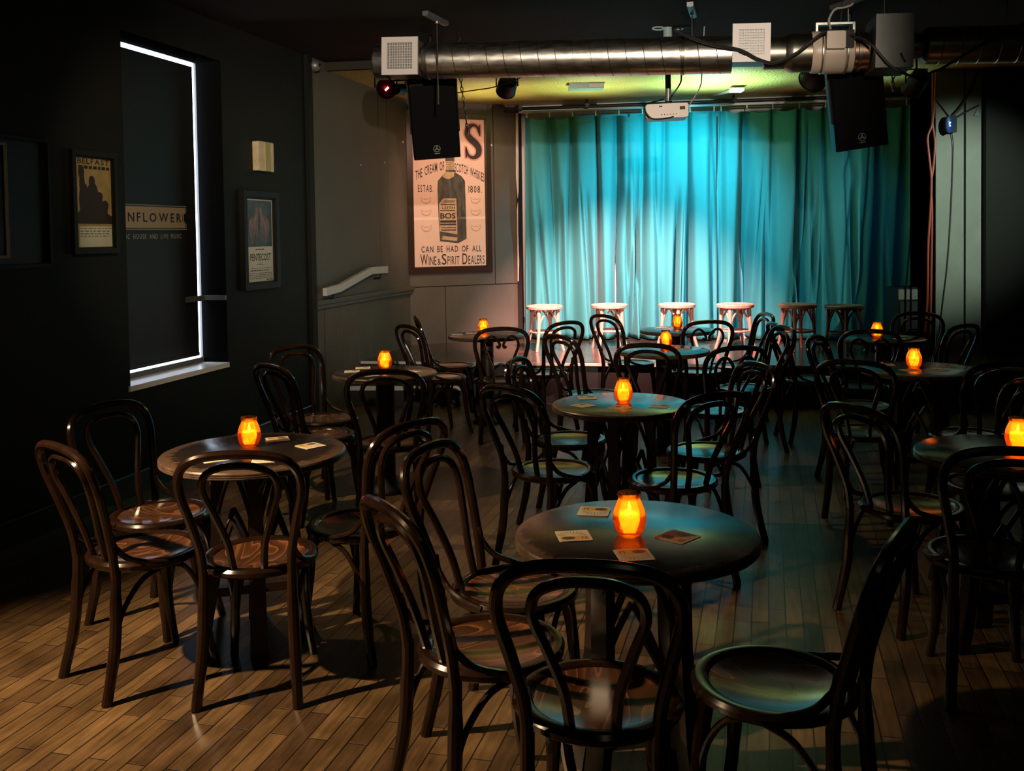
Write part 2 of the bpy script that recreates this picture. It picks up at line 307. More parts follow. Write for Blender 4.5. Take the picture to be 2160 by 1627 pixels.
def tag(o, label, cat, group=None, kind=None):
    if label: o['label'] = label
    if cat: o['category'] = cat
    if group: o['group'] = group
    if kind: o['kind'] = kind
    return o
def thing(name, label, cat, loc=(0, 0, 0), rz=0.0, group=None):
    o = bpy.data.objects.new(name, None); COL.objects.link(o); o.location = loc; o.rotation_euler = (0, 0, rz); o.empty_display_size = 0.1
    return tag(o, label, cat, group)
def struct(o): o['kind'] = 'structure'; return o
def copy_thing(src, loc, rz, label, group=None):
    r = src.copy(); COL.objects.link(r); r.location = loc; r.rotation_euler = (0, 0, rz); r['label'] = label
    if group: r['group'] = group
    for ch in list(src.children):
        c = ch.copy(); COL.objects.link(c); c.parent = r
        for g in list(ch.children):
            d = g.copy(); COL.objects.link(d); d.parent = c
    return r
def frame(o, ex, ey, ez):
    o, ex, ey, ez = map(Vector, (o, ex, ey, ez)); return lambda x, y, z: o+ex*x+ey*y+ez*z
_tc = {}
def text_polys(t, bold=0.0):
    key = (t, bold)
    if key not in _tc:
        c = bpy.data.curves.new('t', 'FONT'); c.body = t; c.size = 1.0; c.offset = bold; c.resolution_u = 3
        o = bpy.data.objects.new('t', c); COL.objects.link(o)
        dg = bpy.context.evaluated_depsgraph_get(); me = bpy.data.meshes.new_from_object(o.evaluated_get(dg))
        vs = [v.co.copy() for v in me.vertices]; fs = [list(p.vertices) for p in me.polygons]
        bpy.data.objects.remove(o); bpy.data.curves.remove(c); bpy.data.meshes.remove(me)
        _tc[key] = (vs, fs)
    return _tc[key]
def put_text(mb, t, x0, x1, y0, y1, fr, h=0.0, bold=0.0):
    vs, fs = text_polys(t, bold)
    if not vs: return
    ax = min(v.x for v in vs); bx = max(v.x for v in vs); ay = min(v.y for v in vs); by = max(v.y for v in vs)
    mb.add([fr(x0+(v.x-ax)/(bx-ax)*(x1-x0), y0+(v.y-ay)/(by-ay)*(y1-y0), h) for v in vs], fs)
def spaced(mb, t, x0, x1, y0, y1, fr, h=0.0, bold=0.0, lift=None, gap=0.18):
    # every letter placed by itself so that the word can be tracked out or bent
    ws = []
    for ch in t:
        if ch == ' ': ws.append(0.45); continue
        vs, _ = text_polys(ch, bold); ws.append(max(v.x for v in vs)-min(v.x for v in vs))
    tot = sum(ws)+gap*(len(t)-1); k = (x1-x0)/tot; x = x0
    for ch, wd in zip(t, ws):
        if ch != ' ':
            dy = lift((x+wd*k/2-x0)/(x1-x0)) if lift else 0
            yb = y0 if ch not in '.' else y0
            yt = y1 if ch not in '.' else y0+(y1-y0)*0.14
            put_text(mb, ch, x, x+wd*k, yb+dy, yt+dy, fr, h, bold)
        x += (wd+gap)*k

# ------------------------------------------------------------------ the setting
DL = Vector((0.2535, 0.9673, 0)); NL = Vector((0.9673, -0.2535, 0)); P0 = Vector((-2.674, 4.982, 0))
DP = Vector((0.901, 0.4338, 0)); NP = Vector((0.4338, -0.901, 0)); C0 = Vector((-1.141, 10.834, 0))
Z = Vector((0, 0, 1))
LW = frame(P0, DL, NL, Z)            # left wall: along, into the room, up
LT = frame(P0, DL, Z, NL)            # the same wall for lettering: right, up, out
PW = frame(C0, DP, NP, Z); PT = frame(C0, DP, Z, NP)
CEIL = 3.18
def front(x): return 9.20-0.189*x    # front edge of the stage
def curt(x): return 11.15-0.17*(x-0.1)

struct(MB().prism([(-5.0, -1.6), (5.7, -1.6), (5.7, 11.6), (-5.0, 11.6)], -0.12, 0.0).build('floor', M['floor']))
struct(MB().prism([(-5.0, -1.6), (5.7, -1.6), (5.7, 11.9), (-5.0, 11.9)], CEIL, CEIL+0.15).build('ceiling', M['ceil']))
STC = 3.11
gy = lambda x: 8.90-0.17*(x+1.65)
struct(MB().prism([(-1.75, gy(-1.75)), (5.6, gy(5.6)), (5.6, 11.5), (0.0, 11.6), (-1.2, 11.0)], STC, CEIL).build('ceiling_stage', M['gold']))
struct(MB().prism([(-1.75, gy(-1.75)-0.06), (5.6, gy(5.6)-0.06), (5.6, gy(5.6)), (-1.75, gy(-1.75))], STC-0.004, CEIL).build('beam_front', M['ceil']))

S0, S1, ZB, ZT = 1.10, 2.24, 0.685, 2.90
mb = MB()
mb.box(-6.8, S0, -0.35, 0, 0, CEIL, LW).box(S1, 3.62, -0.35, 0, 0, CEIL, LW).box(S0, S1, -0.35, 0, 0, ZB, LW).box(S0, S1, -0.35, 0, ZT, CEIL, LW)
struct(mb.build('wall_left', M['wallblack']))
mb = MB().box(-6.8, 3.6, 0, 0.018, 0, 0.13, LW)
mb.tube([LW(-6.8, 0.012, 0.137), LW(3.6, 0.012, 0.137)], 0.013, 8)
struct(mb.build('baseboard_left', mat('gloss_black_skirting', (0.016, 0.015, 0.013), 0.22)))
struct(MB().box(3.57, 3.66, -0.02, 0.035, 0, CEIL, LW).build('trim_1', M['wallblack']))

# window in the left wall: daylight pane behind a nearly closed black blind
win = MB().box(S0, S1, -0.30, -0.196, ZB, ZB+0.042, LW).box(S0, S1, -0.30, -0.205, ZT-0.008, ZT, LW).box(S1-0.006, S1, -0.30, -0.205, ZB, ZT, LW).build('window_1', M['sill'])
struct(win)
MB().box(S0, S1, -0.235, -0.222, ZB, ZT, LW).build('window_pane', M['daylight'], win)
MB().box(S0-0.02, S1, -0.196, 0.012, ZB-0.03, ZB+0.004, LW).build('window_sill', mat('white_sill_paint', (0.90, 0.90, 0.90), 0.28), win)
MB().box(2.02, S1, -0.200, -0.175, 1.145, 1.185, LW).box(S1-0.022, S1, -0.20, 0.0, 1.15, 1.185, LW).build('window_rail', M['sill'], win)
MB().box(S1-0.003, S1+0.001, -0.20, -0.001, ZB+0.005, ZT, LW).box(S0, S1, -0.20, -0.001, ZT-0.003, ZT+0.001, LW).build('jamb_shade', mat('jamb_shade_black', (0.004, 0.004, 0.004), 0.9, spec=0.0), win)  # added black sheets that keep jamb and head dark beside the daylight
bl = thing('window_blind', 'black blackout blind with a tan ticket-shaped sign, daylight at its edges', 'blind', LW(1.66, -0.2, ZB+0.06))
def child(mb, name, m, par, ang=35):
    o = mb.build(name, m, None, ang); o.parent = par; o.matrix_parent_inverse = Matrix.Translation(-Vector(par.location)) if par.rotation_euler.z == 0 else (Matrix.Translation(par.location) @ Matrix.Rotation(par.rotation_euler.z, 4, 'Z')).inverted()
    # bake the inverse into the mesh so that every part sits in its parent's own space
    o.data.transform(o.matrix_parent_inverse); o.matrix_parent_inverse = Matrix.Identity(4); return o
child(MB().box(S0-0.0, 2.180, -0.212, -0.200, ZB+0.064, ZT-0.042, LW), 'panel', M['blind'], bl)
child(MB().box(S0, 2.180, -0.214, -0.196, ZB+0.060, ZB+0.085, LW), 'bottom_bar', M['blind'], bl)
sg = MB(); sz0, sz1, sr = 1.672, 1.836, 2.055
notch = [(sr, sz1), (sr, 1.80), (sr-0.035, 1.775), (sr-0.035, 1.735), (sr, 1.705), (sr, sz0)]
sg.flat([(S0+0.02, sz0+0.010), (S0+0.02, sz1-0.010)]+[(a-0.012, min(max(b, sz0+0.010), sz1-0.010)) for a, b in notch], -0.1985, LT)
child(sg, 'sign_plate', M['signtan'], bl)
ln = MB(); ln.tube([LT(S0+0.02, sz1, -0.199)]+[LT(a, b, -0.199) for a, b in notch]+[LT(S0+0.02, sz0, -0.199)], 0.0022, 5)
child(ln, 'sign_border', M['signpale'], bl)
tx = MB(); spaced(tx, 'SUNFLOWER', 1.232, 1.995, 1.722, 1.784, LT, -0.1975, 0.02, gap=0.26)
child(tx, 'sign_lettering', M['ink'], bl)
tx = MB(); spaced(tx, 'PUBLIC HOUSE AND LIVE MUSIC', 1.262, 1.990, 1.608, 1.640, LT, -0.1975, 0.0, gap=0.25)
child(tx, 'sign_motto', M['signpale'], bl)

# grey panelled wall between the black wall and the poster, its ledge and ribbed panel
mb = MB().box(3.62, 6.25, -0.30, -0.012, 0, CEIL, LW); mb.m = 1
for a, b in ((3.66, 3.815), (3.825, 5.205), (5.215, 5.445), (5.455, 6.13)): mb.box(a, b, -0.012, 0, 1.02, CEIL, LW)
for a, b in ((3.66, 4.915), (4.925, 5.865), (5.875, 6.13)): mb.box(a, b, -0.012, 0, 0.0, 1.02, LW)
struct(mb.build('wall_stage_left', [M['gap'], M['wallgrey']]))
mb = MB().box(3.68, 6.06, 0, 0.055, 1.005, 1.045, LW).box(3.68, 6.06, 0, 0.035, 0.965, 1.005, LW)
struct(mb.build('trim_2', M['wallgrey']))
mb = MB()
for i in range(15): mb.box(3.88+i*0.050, 3.88+i*0.050+0.030, 0, 0.014, 0.0, 0.965, LW)
struct(mb.build('trim_3', M['wallgrey']))
mb = MB().box(-0.12, 1.42, -0.30, -0.012, 0, CEIL, PW); mb.m = 1
for a, b in ((-0.0, 1.045), (1.055, 1.335)): mb.box(a, b, -0.012, 0, 1.03, CEIL, PW)
for a, b in ((-0.0, 0.42), (0.428, 1.335)): mb.box(a, b, -0.012, 0, 0.0, 1.02, PW)
struct(mb.build('wall_poster', [M['gap'], M['wallgrey']]))
mb = MB(); pts = [(1.335, 2.28), (1.345, 3.02), (1.375, 3.02), (1.372, 2.5), (1.365, 2.1), (1.352, 2.02)]
mb.prism(pts, -0.004, 0.003, PT); mb.prism([(1.338, 1.05), (1.342, 1.9), (1.356, 1.98), (1.352, 1.6), (1.360, 1.3), (1.35, 1.05)], -0.004, 0.004, PT)
struct(mb.build('trim_4', noisy('torn_wall_paper', (0.55, 0.46, 0.32), (0.62, 0.62, 0.62), 5.0)))
bw = lambda x: 11.52-0.17*(x-0.1)
struct(MB().prism([(-0.10, bw(-0.1)), (5.7, bw(5.7)), (5.7, bw(5.7)+0.2), (-0.10, bw(-0.1)+0.2)], 0, CEIL).build('wall_back', M['plaster']))
mb = MB().box(4.06, 4.325, 9.30, 9.9, 0.38, CEIL).box(4.345, 4.50, 9.30, 9.9, 0.38, CEIL); mb.m = 1; mb.box(4.06, 4.50, 9.315, 9.9, 0.38, CEIL)
struct(mb.build('pillar_stage', [M['wallgreen'], M['gap']]))
struct(MB().box(4.50, 5.75, 9.22, 9.9, 0.0, CEIL).build('wall_stage_right', M['wallblack']))
struct(MB().box(5.60, 5.75, -1.6, 9.22, 0, CEIL).build('wall_right', M['wallblack']))

mb = MB(); xl = -1.495
poly = [(xl, front(xl)), (5.6, front(5.6)), (5.6, 10.7), (0.085, 11.45), (-1.141, 10.85)]
mb.prism(poly, 0.36, 0.38); mb.m = 1; mb.prism([(xl, front(xl)+0.02), (5.6, front(5.6)+0.02), (5.6, 10.6), (0.085, 11.4), (-1.141, 10.8)], 0, 0.36)
struct(mb.build('floor_stage', [M['stage'], M['riser']]))
struct(MB().prism([(xl, front(xl)-0.006), (5.6, front(5.6)-0.006), (5.6, front(5.6)+0.012), (xl, front(xl)+0.012)], 0.358, 0.3825).build('trim_5', M['nosing']))
fx = lambda x: 9.135-0.096*(x+1.494)
mb = MB(); mb.prism([(-1.59, fx(-1.59)), (-0.45, fx(-0.45)), (-0.45, front(-0.45)+0.01), (-1.50, front(-1.5)+0.01)], 0, 0.19)
mb.m = 1; mb.prism([(-1.59, fx(-1.59)-0.006), (-0.45, fx(-0.45)-0.006), (-0.45, fx(-0.45)+0.01), (-1.59, fx(-1.59)+0.01)], 0.150, 0.192)
struct(mb.build('floor_step', [M['riser'], M['nosing']]))

# ------------------------------------------------------------------ chairs
def make_chair(name, heart=False):
    t = thing(name, '', 'chair')
    mb = MB(); mb.lathe([(0.160, 0.432), (0.196, 0.430), (0.207, 0.438), (0.208, 0.452), (0.200, 0.462), (0.178, 0.464), (0.165, 0.458), (0.160, 0.452), (0.160, 0.432)], 48, cap=False)
    mb.build('seat_rim', M['chairwood'], t)
    mb = MB(); mb.lathe([(0.001, 0.434), (0.172, 0.434), (0.172, 0.4560), (0.160, 0.4545), (0.135, 0.4490), (0.09, 0.4430), (0.05, 0.4405), (0.001, 0.4395)], 40)
    mb.build('seat_panel', M['seatwood'], t)
    outer = [(0.150, -0.186, 0.40), (0.154, -0.199, 0.52), (0.180, -0.234, 0.650), (0.203, -0.268, 0.757), (0.190, -0.292, 0.833), (0.130, -0.308, 0.876), (0.0, -0.314, 0.889)]
    full = outer+[(-x, y, z) for x, y, z in outer[-2::-1]]
    MB().tube(crom(full, 6), 0.0160, 10).build('back_hoop', M['chairwood'], t)
    if heart:
        for sx in (1, -1):
            h = [(0.052, -0.170, 0.455), (0.066, -0.202, 0.57), (0.108, -0.243, 0.685), (0.130, -0.268, 0.757), (0.110, -0.284, 0.812), (0.072, -0.290, 0.828), (0.036, -0.284, 0.804), (0.014, -0.274, 0.764), (0.022, -0.268, 0.740), (0.038, -0.270, 0.752)]
            MB().tube(crom([(x*sx, y, z) for x, y, z in h], 5), 0.0105, 8).build('back_scroll', M['chairwood'], t)
    else:
        h = [(0.052, -0.170, 0.455), (0.064, -0.199, 0.56), (0.100, -0.235, 0.675), (0.126, -0.264, 0.755), (0.113, -0.282, 0.812), (0.064, -0.292, 0.840), (0.0, -0.295, 0.847)]
        MB().tube(crom(h+[(-x, y, z) for x, y, z in h[-2::-1]], 5), 0.0130, 8).build('inner_hoop', M['chairwood'], t)
    for sx in (1, -1):
        r = crom([(0.150*sx, -0.187, 0.45), (0.152*sx, -0.190, 0.34), (0.158*sx, -0.202, 0.18), (0.172*sx, -0.242, 0.0)], 4)
        MB().tube(r, [0.0175, 0.0205, 0.0205, 0.0185], 10).build('rear_leg', M['chairwood'], t)
        r = crom([(0.122*sx, 0.130, 0.445), (0.128*sx, 0.146, 0.32), (0.136*sx, 0.162, 0.15), (0.150*sx, 0.192, 0.0)], 4)
        MB().tube(r, [0.0215, 0.0205, 0.018, 0.0155], 10).build('front_leg', M['chairwood'], t)
        r = crom([(0.157*sx, -0.200, 0.585), (0.160*sx, -0.188, 0.535), (0.172*sx, -0.150, 0.490), (0.192*sx, -0.090, 0.466), (0.203*sx, -0.02, 0.452)], 5)
        MB().tube(r, [0.008, 0.0105, 0.0105, 0.009], 8).build('arm_bracket', M['chairwood'], t)
        r = crom([(0.155*sx, -0.196, 0.20), (0.157*sx, -0.170, 0.30), (0.166*sx, -0.105, 0.395), (0.172*sx, -0.03, 0.430)], 5)
        MB().tube(r, 0.0095, 8).build('brace', M['chairwood'], t)
        r = crom([(0.134*sx, 0.158, 0.20), (0.146*sx, 0.120, 0.33), (0.160*sx, 0.065, 0.405), (0.170*sx, 0.005, 0.430)], 5)
        MB().tube(r, 0.0095, 8).build('brace', M['chairwood'], t)
        r = crom([(0.132*sx, 0.160, 0.20), (0.100*sx, 0.166, 0.335), (0.055*sx, 0.170, 0.410), (0.012*sx, 0.172, 0.432)], 5)
        MB().tube(r, 0.0095, 8).build('brace', M['chairwood'], t)
    return t
GRP = 'dark bentwood chairs round the candlelit tables'
CH = [  # x, y, facing in degrees, scroll back, label
 (0.197, 2.365, 81, 0, 'dark bentwood chair, back to camera, at the big front table, shadow stripes on its seat'),
 (-0.075, 2.690, 30, 0, 'dark bentwood chair left of the front table, facing right, its hoop partly hiding another chair'),
 (-0.008, 3.121, -24, 0, 'dark bentwood chair left of the front table behind another, turned toward the beer mats'),
 (0.650, 2.435, 147, 0, 'dark bentwood chair right of the front table, its round dished seat glossy green'),
 (0.730, 4.475, 120, 0, "dark bentwood chair at the middle table's right front, hoop crossing the table rim"),
 (1.004, 5.056, 197, 0, 'dark bentwood chair beside the aisle at the middle table, cyan sheen on its seat'),
 (0.190, 4.700, 45, 0, 'dark bentwood chair left of the middle table, facing it, olive seat toward the candle'),
 (0.304, 5.393, -20, 0, 'dark bentwood chair behind the left rim of the middle table, seen almost edge-on'),
 (-0.930, 3.490, 92, 0, 'dark bentwood chair, back to camera, at the scuffed table, wavy grain on its seat'),
 (-1.381, 3.581, 48, 0, 'dark bentwood chair left of the scuffed table, standing clear on the warm lit floorboards'),
 (-1.495, 4.041, -28, 0, 'dark bentwood chair between black wall and scuffed table, behind the chair on lit boards'),
 (-0.628, 3.855, 142, 0, 'dark bentwood chair between scuffed table and front table, its seat nearly black'),
 (-0.690, 5.400, 92, 0, 'dark bentwood chair whose hoop crosses the table before the ribbed panel, back to camera'),
 (-1.195, 6.110, -40, 0, "dark bentwood chair before the black corner post, left of the ribbed panel's table"),
 (-1.130, 5.602, 44, 0, "dark bentwood chair under the window's right end, just behind the scuffed table"),
 (0.235, 8.000, 129, 0, 'dark bentwood chair before the leftmost stool, turned to the table under the poster'),
 (-0.112, 7.640, 95, 1, 'dark scroll-backed bentwood chair, back to camera, before the table under the poster'),
 (-0.590, 7.840, 36, 0, "dark bentwood chair, front one of two side by side left of the poster's table"),
 (-0.540, 8.530, 10, 0, "dark bentwood chair, rear one of two side by side left of the poster's table"),
 (1.290, 6.200, 105, 1, 'dark scroll-backed bentwood chair, back to camera, right front of the nearer stage-front table'),
 (0.920, 6.420, 76, 0, "dark bentwood chair behind the middle table's candle, back to camera"),
 (1.690, 7.060, 190, 0, 'dark bentwood chair turned left at the right of the nearer stage-front table'),
 (0.576, 6.895, 33, 0, 'dark bentwood chair facing right, between the middle table and the stage edge'),
 (1.860, 8.239, 187, 0, 'dark bentwood chair turned left at the right of the table touching the stage'),
 (1.510, 7.957, 97, 1, 'dark scroll-backed bentwood chair in front of the fourth stool, back to camera'),
 (1.035, 8.520, 35, 0, 'dark bentwood chair facing right, its hoop before the second stool from the left'),
 (2.509, 5.330, 97, 0, 'dark bentwood chair in the gloom, back to camera, right front of the pillar table'),
 (1.985, 5.470, 60, 0, 'dark bentwood chair at the left front of the pillar table, back to camera'),
 (2.260, 6.270, -35, 0, 'dark bentwood chair at the left rear of the pillar table, back toward the aisle'),
 (3.119, 7.301, 122, 0, 'dark bentwood chair whose crown overlaps the grey-green pillar'),
 (3.200, 7.880, 230, 0, 'dark bentwood chair under the hanging red cables, black cable coil behind its hoop'),
 (2.560, 7.060, 78, 1, 'dark scroll-backed bentwood chair whose hoop crosses the candle at the stage corner'),
 (2.300, 7.420, 3, 0, 'dark bentwood chair facing right beside the open aisle, before the fifth stool'),
 (1.640, 3.993, 25, 0, 'dark bentwood chair left of the table cut by the right edge, seat toward it'),
 (1.650, 3.370, 78, 0, 'dark bentwood chair, back to camera, before the table cut by the right edge'),
 (2.120, 4.300, 200, 0, 'dark bentwood chair cut by the right edge, beyond the candle there'),
]
protos = {0: None, 1: None}
for x, y, a, hv, lab in CH:
    rz = math.radians(a-90)
    if protos[hv] is None:
        o = make_chair('bentwood_chair', bool(hv)); o.location = (x, y, 0); o.rotation_euler = (0, 0, rz); o['label'] = lab; o['group'] = GRP; protos[hv] = o
    else: copy_thing(protos[hv], (x, y, 0), rz, lab)

# ------------------------------------------------------------------ stools on the stage
def make_stool(name, wood):
    t = thing(name, '', 'stool')
    MB().lathe([(0.001, 0.430), (0.178, 0.430), (0.190, 0.437), (0.192, 0.462), (0.184, 0.471), (0.160, 0.473), (0.150, 0.467), (0.001, 0.465)], 40).build('seat', wood, t)
    tops = []
    for k in range(4):
        a = math.radians(45+90*k); c, s_ = math.cos(a), math.sin(a)
        p = [(0.150*c, 0.150*s_, 0.435), (0.152*c, 0.152*s_, 0.32), (0.165*c, 0.165*s_, 0.17), (0.212*c, 0.212*s_, 0.0)]
        MB().tube(crom(p, 4), [0.019, 0.018, 0.016, 0.015], 10).build('leg', wood, t)
    for k in range(4):
        a, b = math.radians(45+90*k), math.radians(135+90*k); m = (a+b)/2
        A = Vector((math.cos(a), math.sin(a), 0)); B = Vector((math.cos(b), math.sin(b), 0)); Mv = Vector((math.cos(m), math.sin(m), 0))
        p = [A*0.158+Z*0.235, A*0.135+B*0.022+Z*0.33, A*0.10+B*0.055+Mv*0.012+Z*0.405, Mv*0.142+Z*0.426, B*0.10+A*0.055+Mv*0.012+Z*0.405, B*0.135+A*0.022+Z*0.33, B*0.158+Z*0.235]
        MB().tube(crom(p, 5), 0.0095, 8).build('arch', wood, t)
    MB().tube([(0.150*math.cos(2*PI*k/32), 0.150*math.sin(2*PI*k/32), 0.195) for k in range(32)], 0.0105, 8, closed=True).build('ring_stretcher', wood, t)
    return t
SG = 'bentwood stools in a row on the stage'
ST = [(0.335, 10.18, 20, 'pink-lit bentwood stool leftmost of the row, before the green end of the curtain'),
      (1.020, 10.23, 8, 'pink-lit bentwood stool, second from the left of the row on the stage'),
      (1.720, 10.15, 40, 'pink-lit bentwood stool with a candle flame in front of it, third from the left'),
      (2.300, 10.02, 12, 'pink-lit bentwood stool behind the scroll-backed chair, fourth from the left'),
      (2.905, 9.88, 18, 'pink-lit bentwood stool with one side in shade, last lit one of the row'),
      (3.290, 9.62, 33, 'dark unlit bentwood stool at the right end of the row')]
s0 = None
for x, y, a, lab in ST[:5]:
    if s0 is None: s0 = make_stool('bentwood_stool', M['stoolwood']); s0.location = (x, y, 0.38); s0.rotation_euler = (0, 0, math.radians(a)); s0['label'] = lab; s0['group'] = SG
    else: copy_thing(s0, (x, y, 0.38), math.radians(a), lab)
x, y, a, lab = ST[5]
sd = make_stool('bentwood_stool', M['stoolshade']); sd.location = (x, y, 0.38); sd.rotation_euler = (0, 0, math.radians(a)); sd['label'] = lab; sd['group'] = SG

# ------------------------------------------------------------------ tables
def table_top(t, r):
    MB().lathe([(0.001, 0.718), (r-0.012, 0.718), (r-0.001, 0.722), (r, 0.725), (r-0.003, 0.727), (r, 0.730), (r, 0.733), (r-0.003, 0.735), (r, 0.738), (r, 0.742), (r-0.004, 0.7475)], 64, cap=False).build('edge_band', M['tableedge'], t)
    MB().lathe([(r-0.004, 0.735), (r-0.004, 0.7475), (r-0.010, 0.750), (0.001, 0.750)], 64, cap=False).build('tabletop', M['tabletop'], t)
def four_leg_table(name, label, loc, rz, r):
    t = thing(name, label, 'table', loc, rz, 'round candlelit tables'); table_top(t, r)
    for k in range(4):
        a = math.radians(90*k); e = Vector((math.cos(a), math.sin(a), 0)); f = Vector((-math.sin(a), math.cos(a), 0))
        mb = MB(); prof = [(0.148, 0.718, 0.026), (0.152, 0.45, 0.027), (0.170, 0.20, 0.030), (0.205, 0.0, 0.034)]
        vs = []; fs = []
        for rr, z, hw in prof:
            for sa, sb in ((-1, -1), (1, -1), (1, 1), (-1, 1)): vs.append(e*(rr+sa*0.019)+f*(sb*hw)+Z*z)
        for i in range(3):
            for q in range(4): fs.append((i*4+q, i*4+(q+1) % 4, i*4+4+(q+1) % 4, i*4+4+q))
        fs += [(3, 2, 1, 0), (12, 13, 14, 15)]
        mb.add(vs, fs).build('leg', M['tablewood'], t)
    for k in range(4):
        a, b = math.radians(90*k), math.radians(90*k+90); A = Vector((math.cos(a), math.sin(a), 0)); B = Vector((math.cos(b), math.sin(b), 0))
        for zl, zh, nm in ((0.44, 0.712, 'upper_arch'), (0.22, 0.50, 'lower_arch')):
            for P, Q in ((A, B), (B, A)):
                p = [P*0.155+Z*zl, P*0.140+Q*0.022+Z*(zl+(zh-zl)*0.35), P*0.112+Q*0.052+Z*(zl+(zh-zl)*0.72), P*0.085+Q*0.085+Z*zh]
                MB().tube(crom(p, 5), 0.0105, 8).build(nm, M['tablewood'], t)
        p = [A*0.150+Z*0.56, A*0.165+B*0.02+Z*0.64, A*0.19+B*0.07+Z*0.715]
        MB().tube(crom(p, 4), 0.009, 8).build('bracket', M['tablewood'], t)
    MB().box(-0.15, 0.15, -0.02, 0.02, 0.18, 0.215).build('stretcher', M['tablewood'], t)
    MB().box(-0.02, 0.02, -0.15, 0.15, 0.182, 0.213).build('stretcher', M['tablewood'], t)
    return t
def pedestal_table(name, label, loc, r, rc=0.058):
    t = thing(name, label, 'table', loc, 0, 'round candlelit tables'); table_top(t, r)
    MB().lathe([(rc+0.06, 0.708), (rc+0.06, 0.718)], 32).build('mounting_plate', M['blackmetal'], t)
    MB().lathe([(rc, 0.03), (rc, 0.708)], 28).build('column', M['tablewood'], t)
    MB().lathe([(0.128, 0.0), (0.132, 0.006), (0.128, 0.016), (0.105, 0.034), (rc+0.02, 0.06), (rc+0.002, 0.10)], 40).build('base', M['blackmetal'], t)
    return t
TB = {
 'A': (0.341, 2.731, 0.345, 45, 'four', 'large round table in front with four printed beer mats and the biggest candle jar'),
 'B': (0.534, 4.823, 0.345, -20, 'four', 'round table in the middle of the room, left half greenish and right half lit cyan'),
 'C': (1.089, 7.009, 0.330, 0, 'ped', 'round table before the stage, nearer of two in line with the third pink stool'),
 'D': (1.434, 8.469, 0.325, 0, 'ped', 'round table close to the stage edge, farther of two in line with the third stool'),
 'E': (-0.223, 8.267, 0.330, 0, 'ped', 'round table on a thick column below the whisky poster'),
 'F': (-0.807, 6.069, 0.325, 0, 'ped', 'round table on a column in front of the ribbed wall panel'),
 'G': (-1.045, 3.865, 0.364, 16, 'four', 'scuffed brown round table beside the black wall, worn pale rim at its left'),
 'H': (2.468, 5.864, 0.345, 10, 'four', 'dark glossy round table by the pillar with four pale beer mats round its candle'),
 'I': (1.875, 3.637, 0.345, 5, 'four', 'dark round table cut by the right edge of the photo'),
 'J': (2.886, 7.562, 0.320, 0, 'ped', 'small dark round table at the right corner of the stage, two beer mats on it'),
}
for k, (x, y, r, a, kind, lab) in TB.items():
    if kind == 'four': four_leg_table('round_table', lab, (x, y, 0), math.radians(a), r)
    else: pedestal_table('round_table', lab, (x, y, 0), r)

# ------------------------------------------------------------------ candles
def make_candle():
    t = thing('candle_jar', '', 'candle')
    out = [(0.020, 0.0), (0.030, 0.001), (0.040, 0.012), (0.0465, 0.036), (0.0470, 0.052), (0.043, 0.072), (0.0345, 0.094), (0.0310, 0.101), (0.0310, 0.106), (0.0335, 0.111), (0.0335, 0.118), (0.0320, 0.121)]
    inn = [(0.0300, 0.119), (0.0285, 0.106), (0.0285, 0.100), (0.032, 0.092), (0.0405, 0.070), (0.0440, 0.052), (0.0435, 0.036), (0.037, 0.014), (0.020, 0.005)]
    MB().lathe(out+inn, 32, cap=False).build('glass_jar', M['jar'], t)
    MB().lathe([(0.018, 0.0065), (0.034, 0.015), (0.0418, 0.036), (0.0424, 0.052), (0.0405, 0.0605), (0.036, 0.0615), (0.010, 0.0595), (0.001, 0.0595)], 28).build('wax', M['wax'], t)
    MB().tube([(0, 0, 0.059), (0.0008, 0, 0.066)], 0.0011, 6).build('wick', M['ink'], t)
    MB().lathe([(0.0008, 0.0640), (0.0045, 0.0685), (0.0055, 0.0745), (0.0040, 0.0830), (0.0016, 0.0910), (0.0004, 0.0955)], 16).build('flame', M['flame'], t)
    return t
CG = 'lit amber candle jars on the tables'
CN = [(0.320, 2.710, 'largest lit amber candle jar, on the front table with four printed beer mats'),
      (0.550, 4.860, 'lit amber candle jar on the middle table, in line with the front one'),
      (1.135, 7.200, 'lit amber candle jar on the nearer stage-front table, just below another candle'),
      (1.460, 8.600, 'lit amber candle jar in front of the third pink stool'),
      (-0.256, 8.420, 'lit amber candle jar below the whisky poster'),
      (-0.827, 6.220, 'lit amber candle jar in front of the ribbed wall panel'),
      (-1.085, 3.950, 'lit amber candle jar on the scuffed table beside the black wall, behind a chair hoop'),
      (2.452, 5.925, 'lit amber candle jar amid four pale mats on the dark table by the pillar'),
      (1.930, 3.700, 'lit amber candle jar cut by the right edge of the photo'),
      (2.860, 7.610, 'lit amber candle jar half hidden by a chair hoop before the dark curtain end')]
c0 = None
for x, y, lab in CN:
    p = (x, y, 0.7505)
    if c0 is None: c0 = make_candle(); c0.location = p; c0['label'] = lab; c0['group'] = CG; cur = c0
    else: cur = copy_thing(c0, p, random.uniform(0, 6), lab)
for x, y, lab in CN:
    lamp('wax_glow_fill', 'POINT', (x, y, 0.7505+0.0535), 3.3, (1.0, 0.50, 0.13), shadow_soft_size=0.008)  # lamp added inside the wax so that the wax glows
    lamp('flame_light', 'POINT', (x, y, 0.7505+0.080), 2.0, (1.0, 0.52, 0.16), shadow_soft_size=0.006)

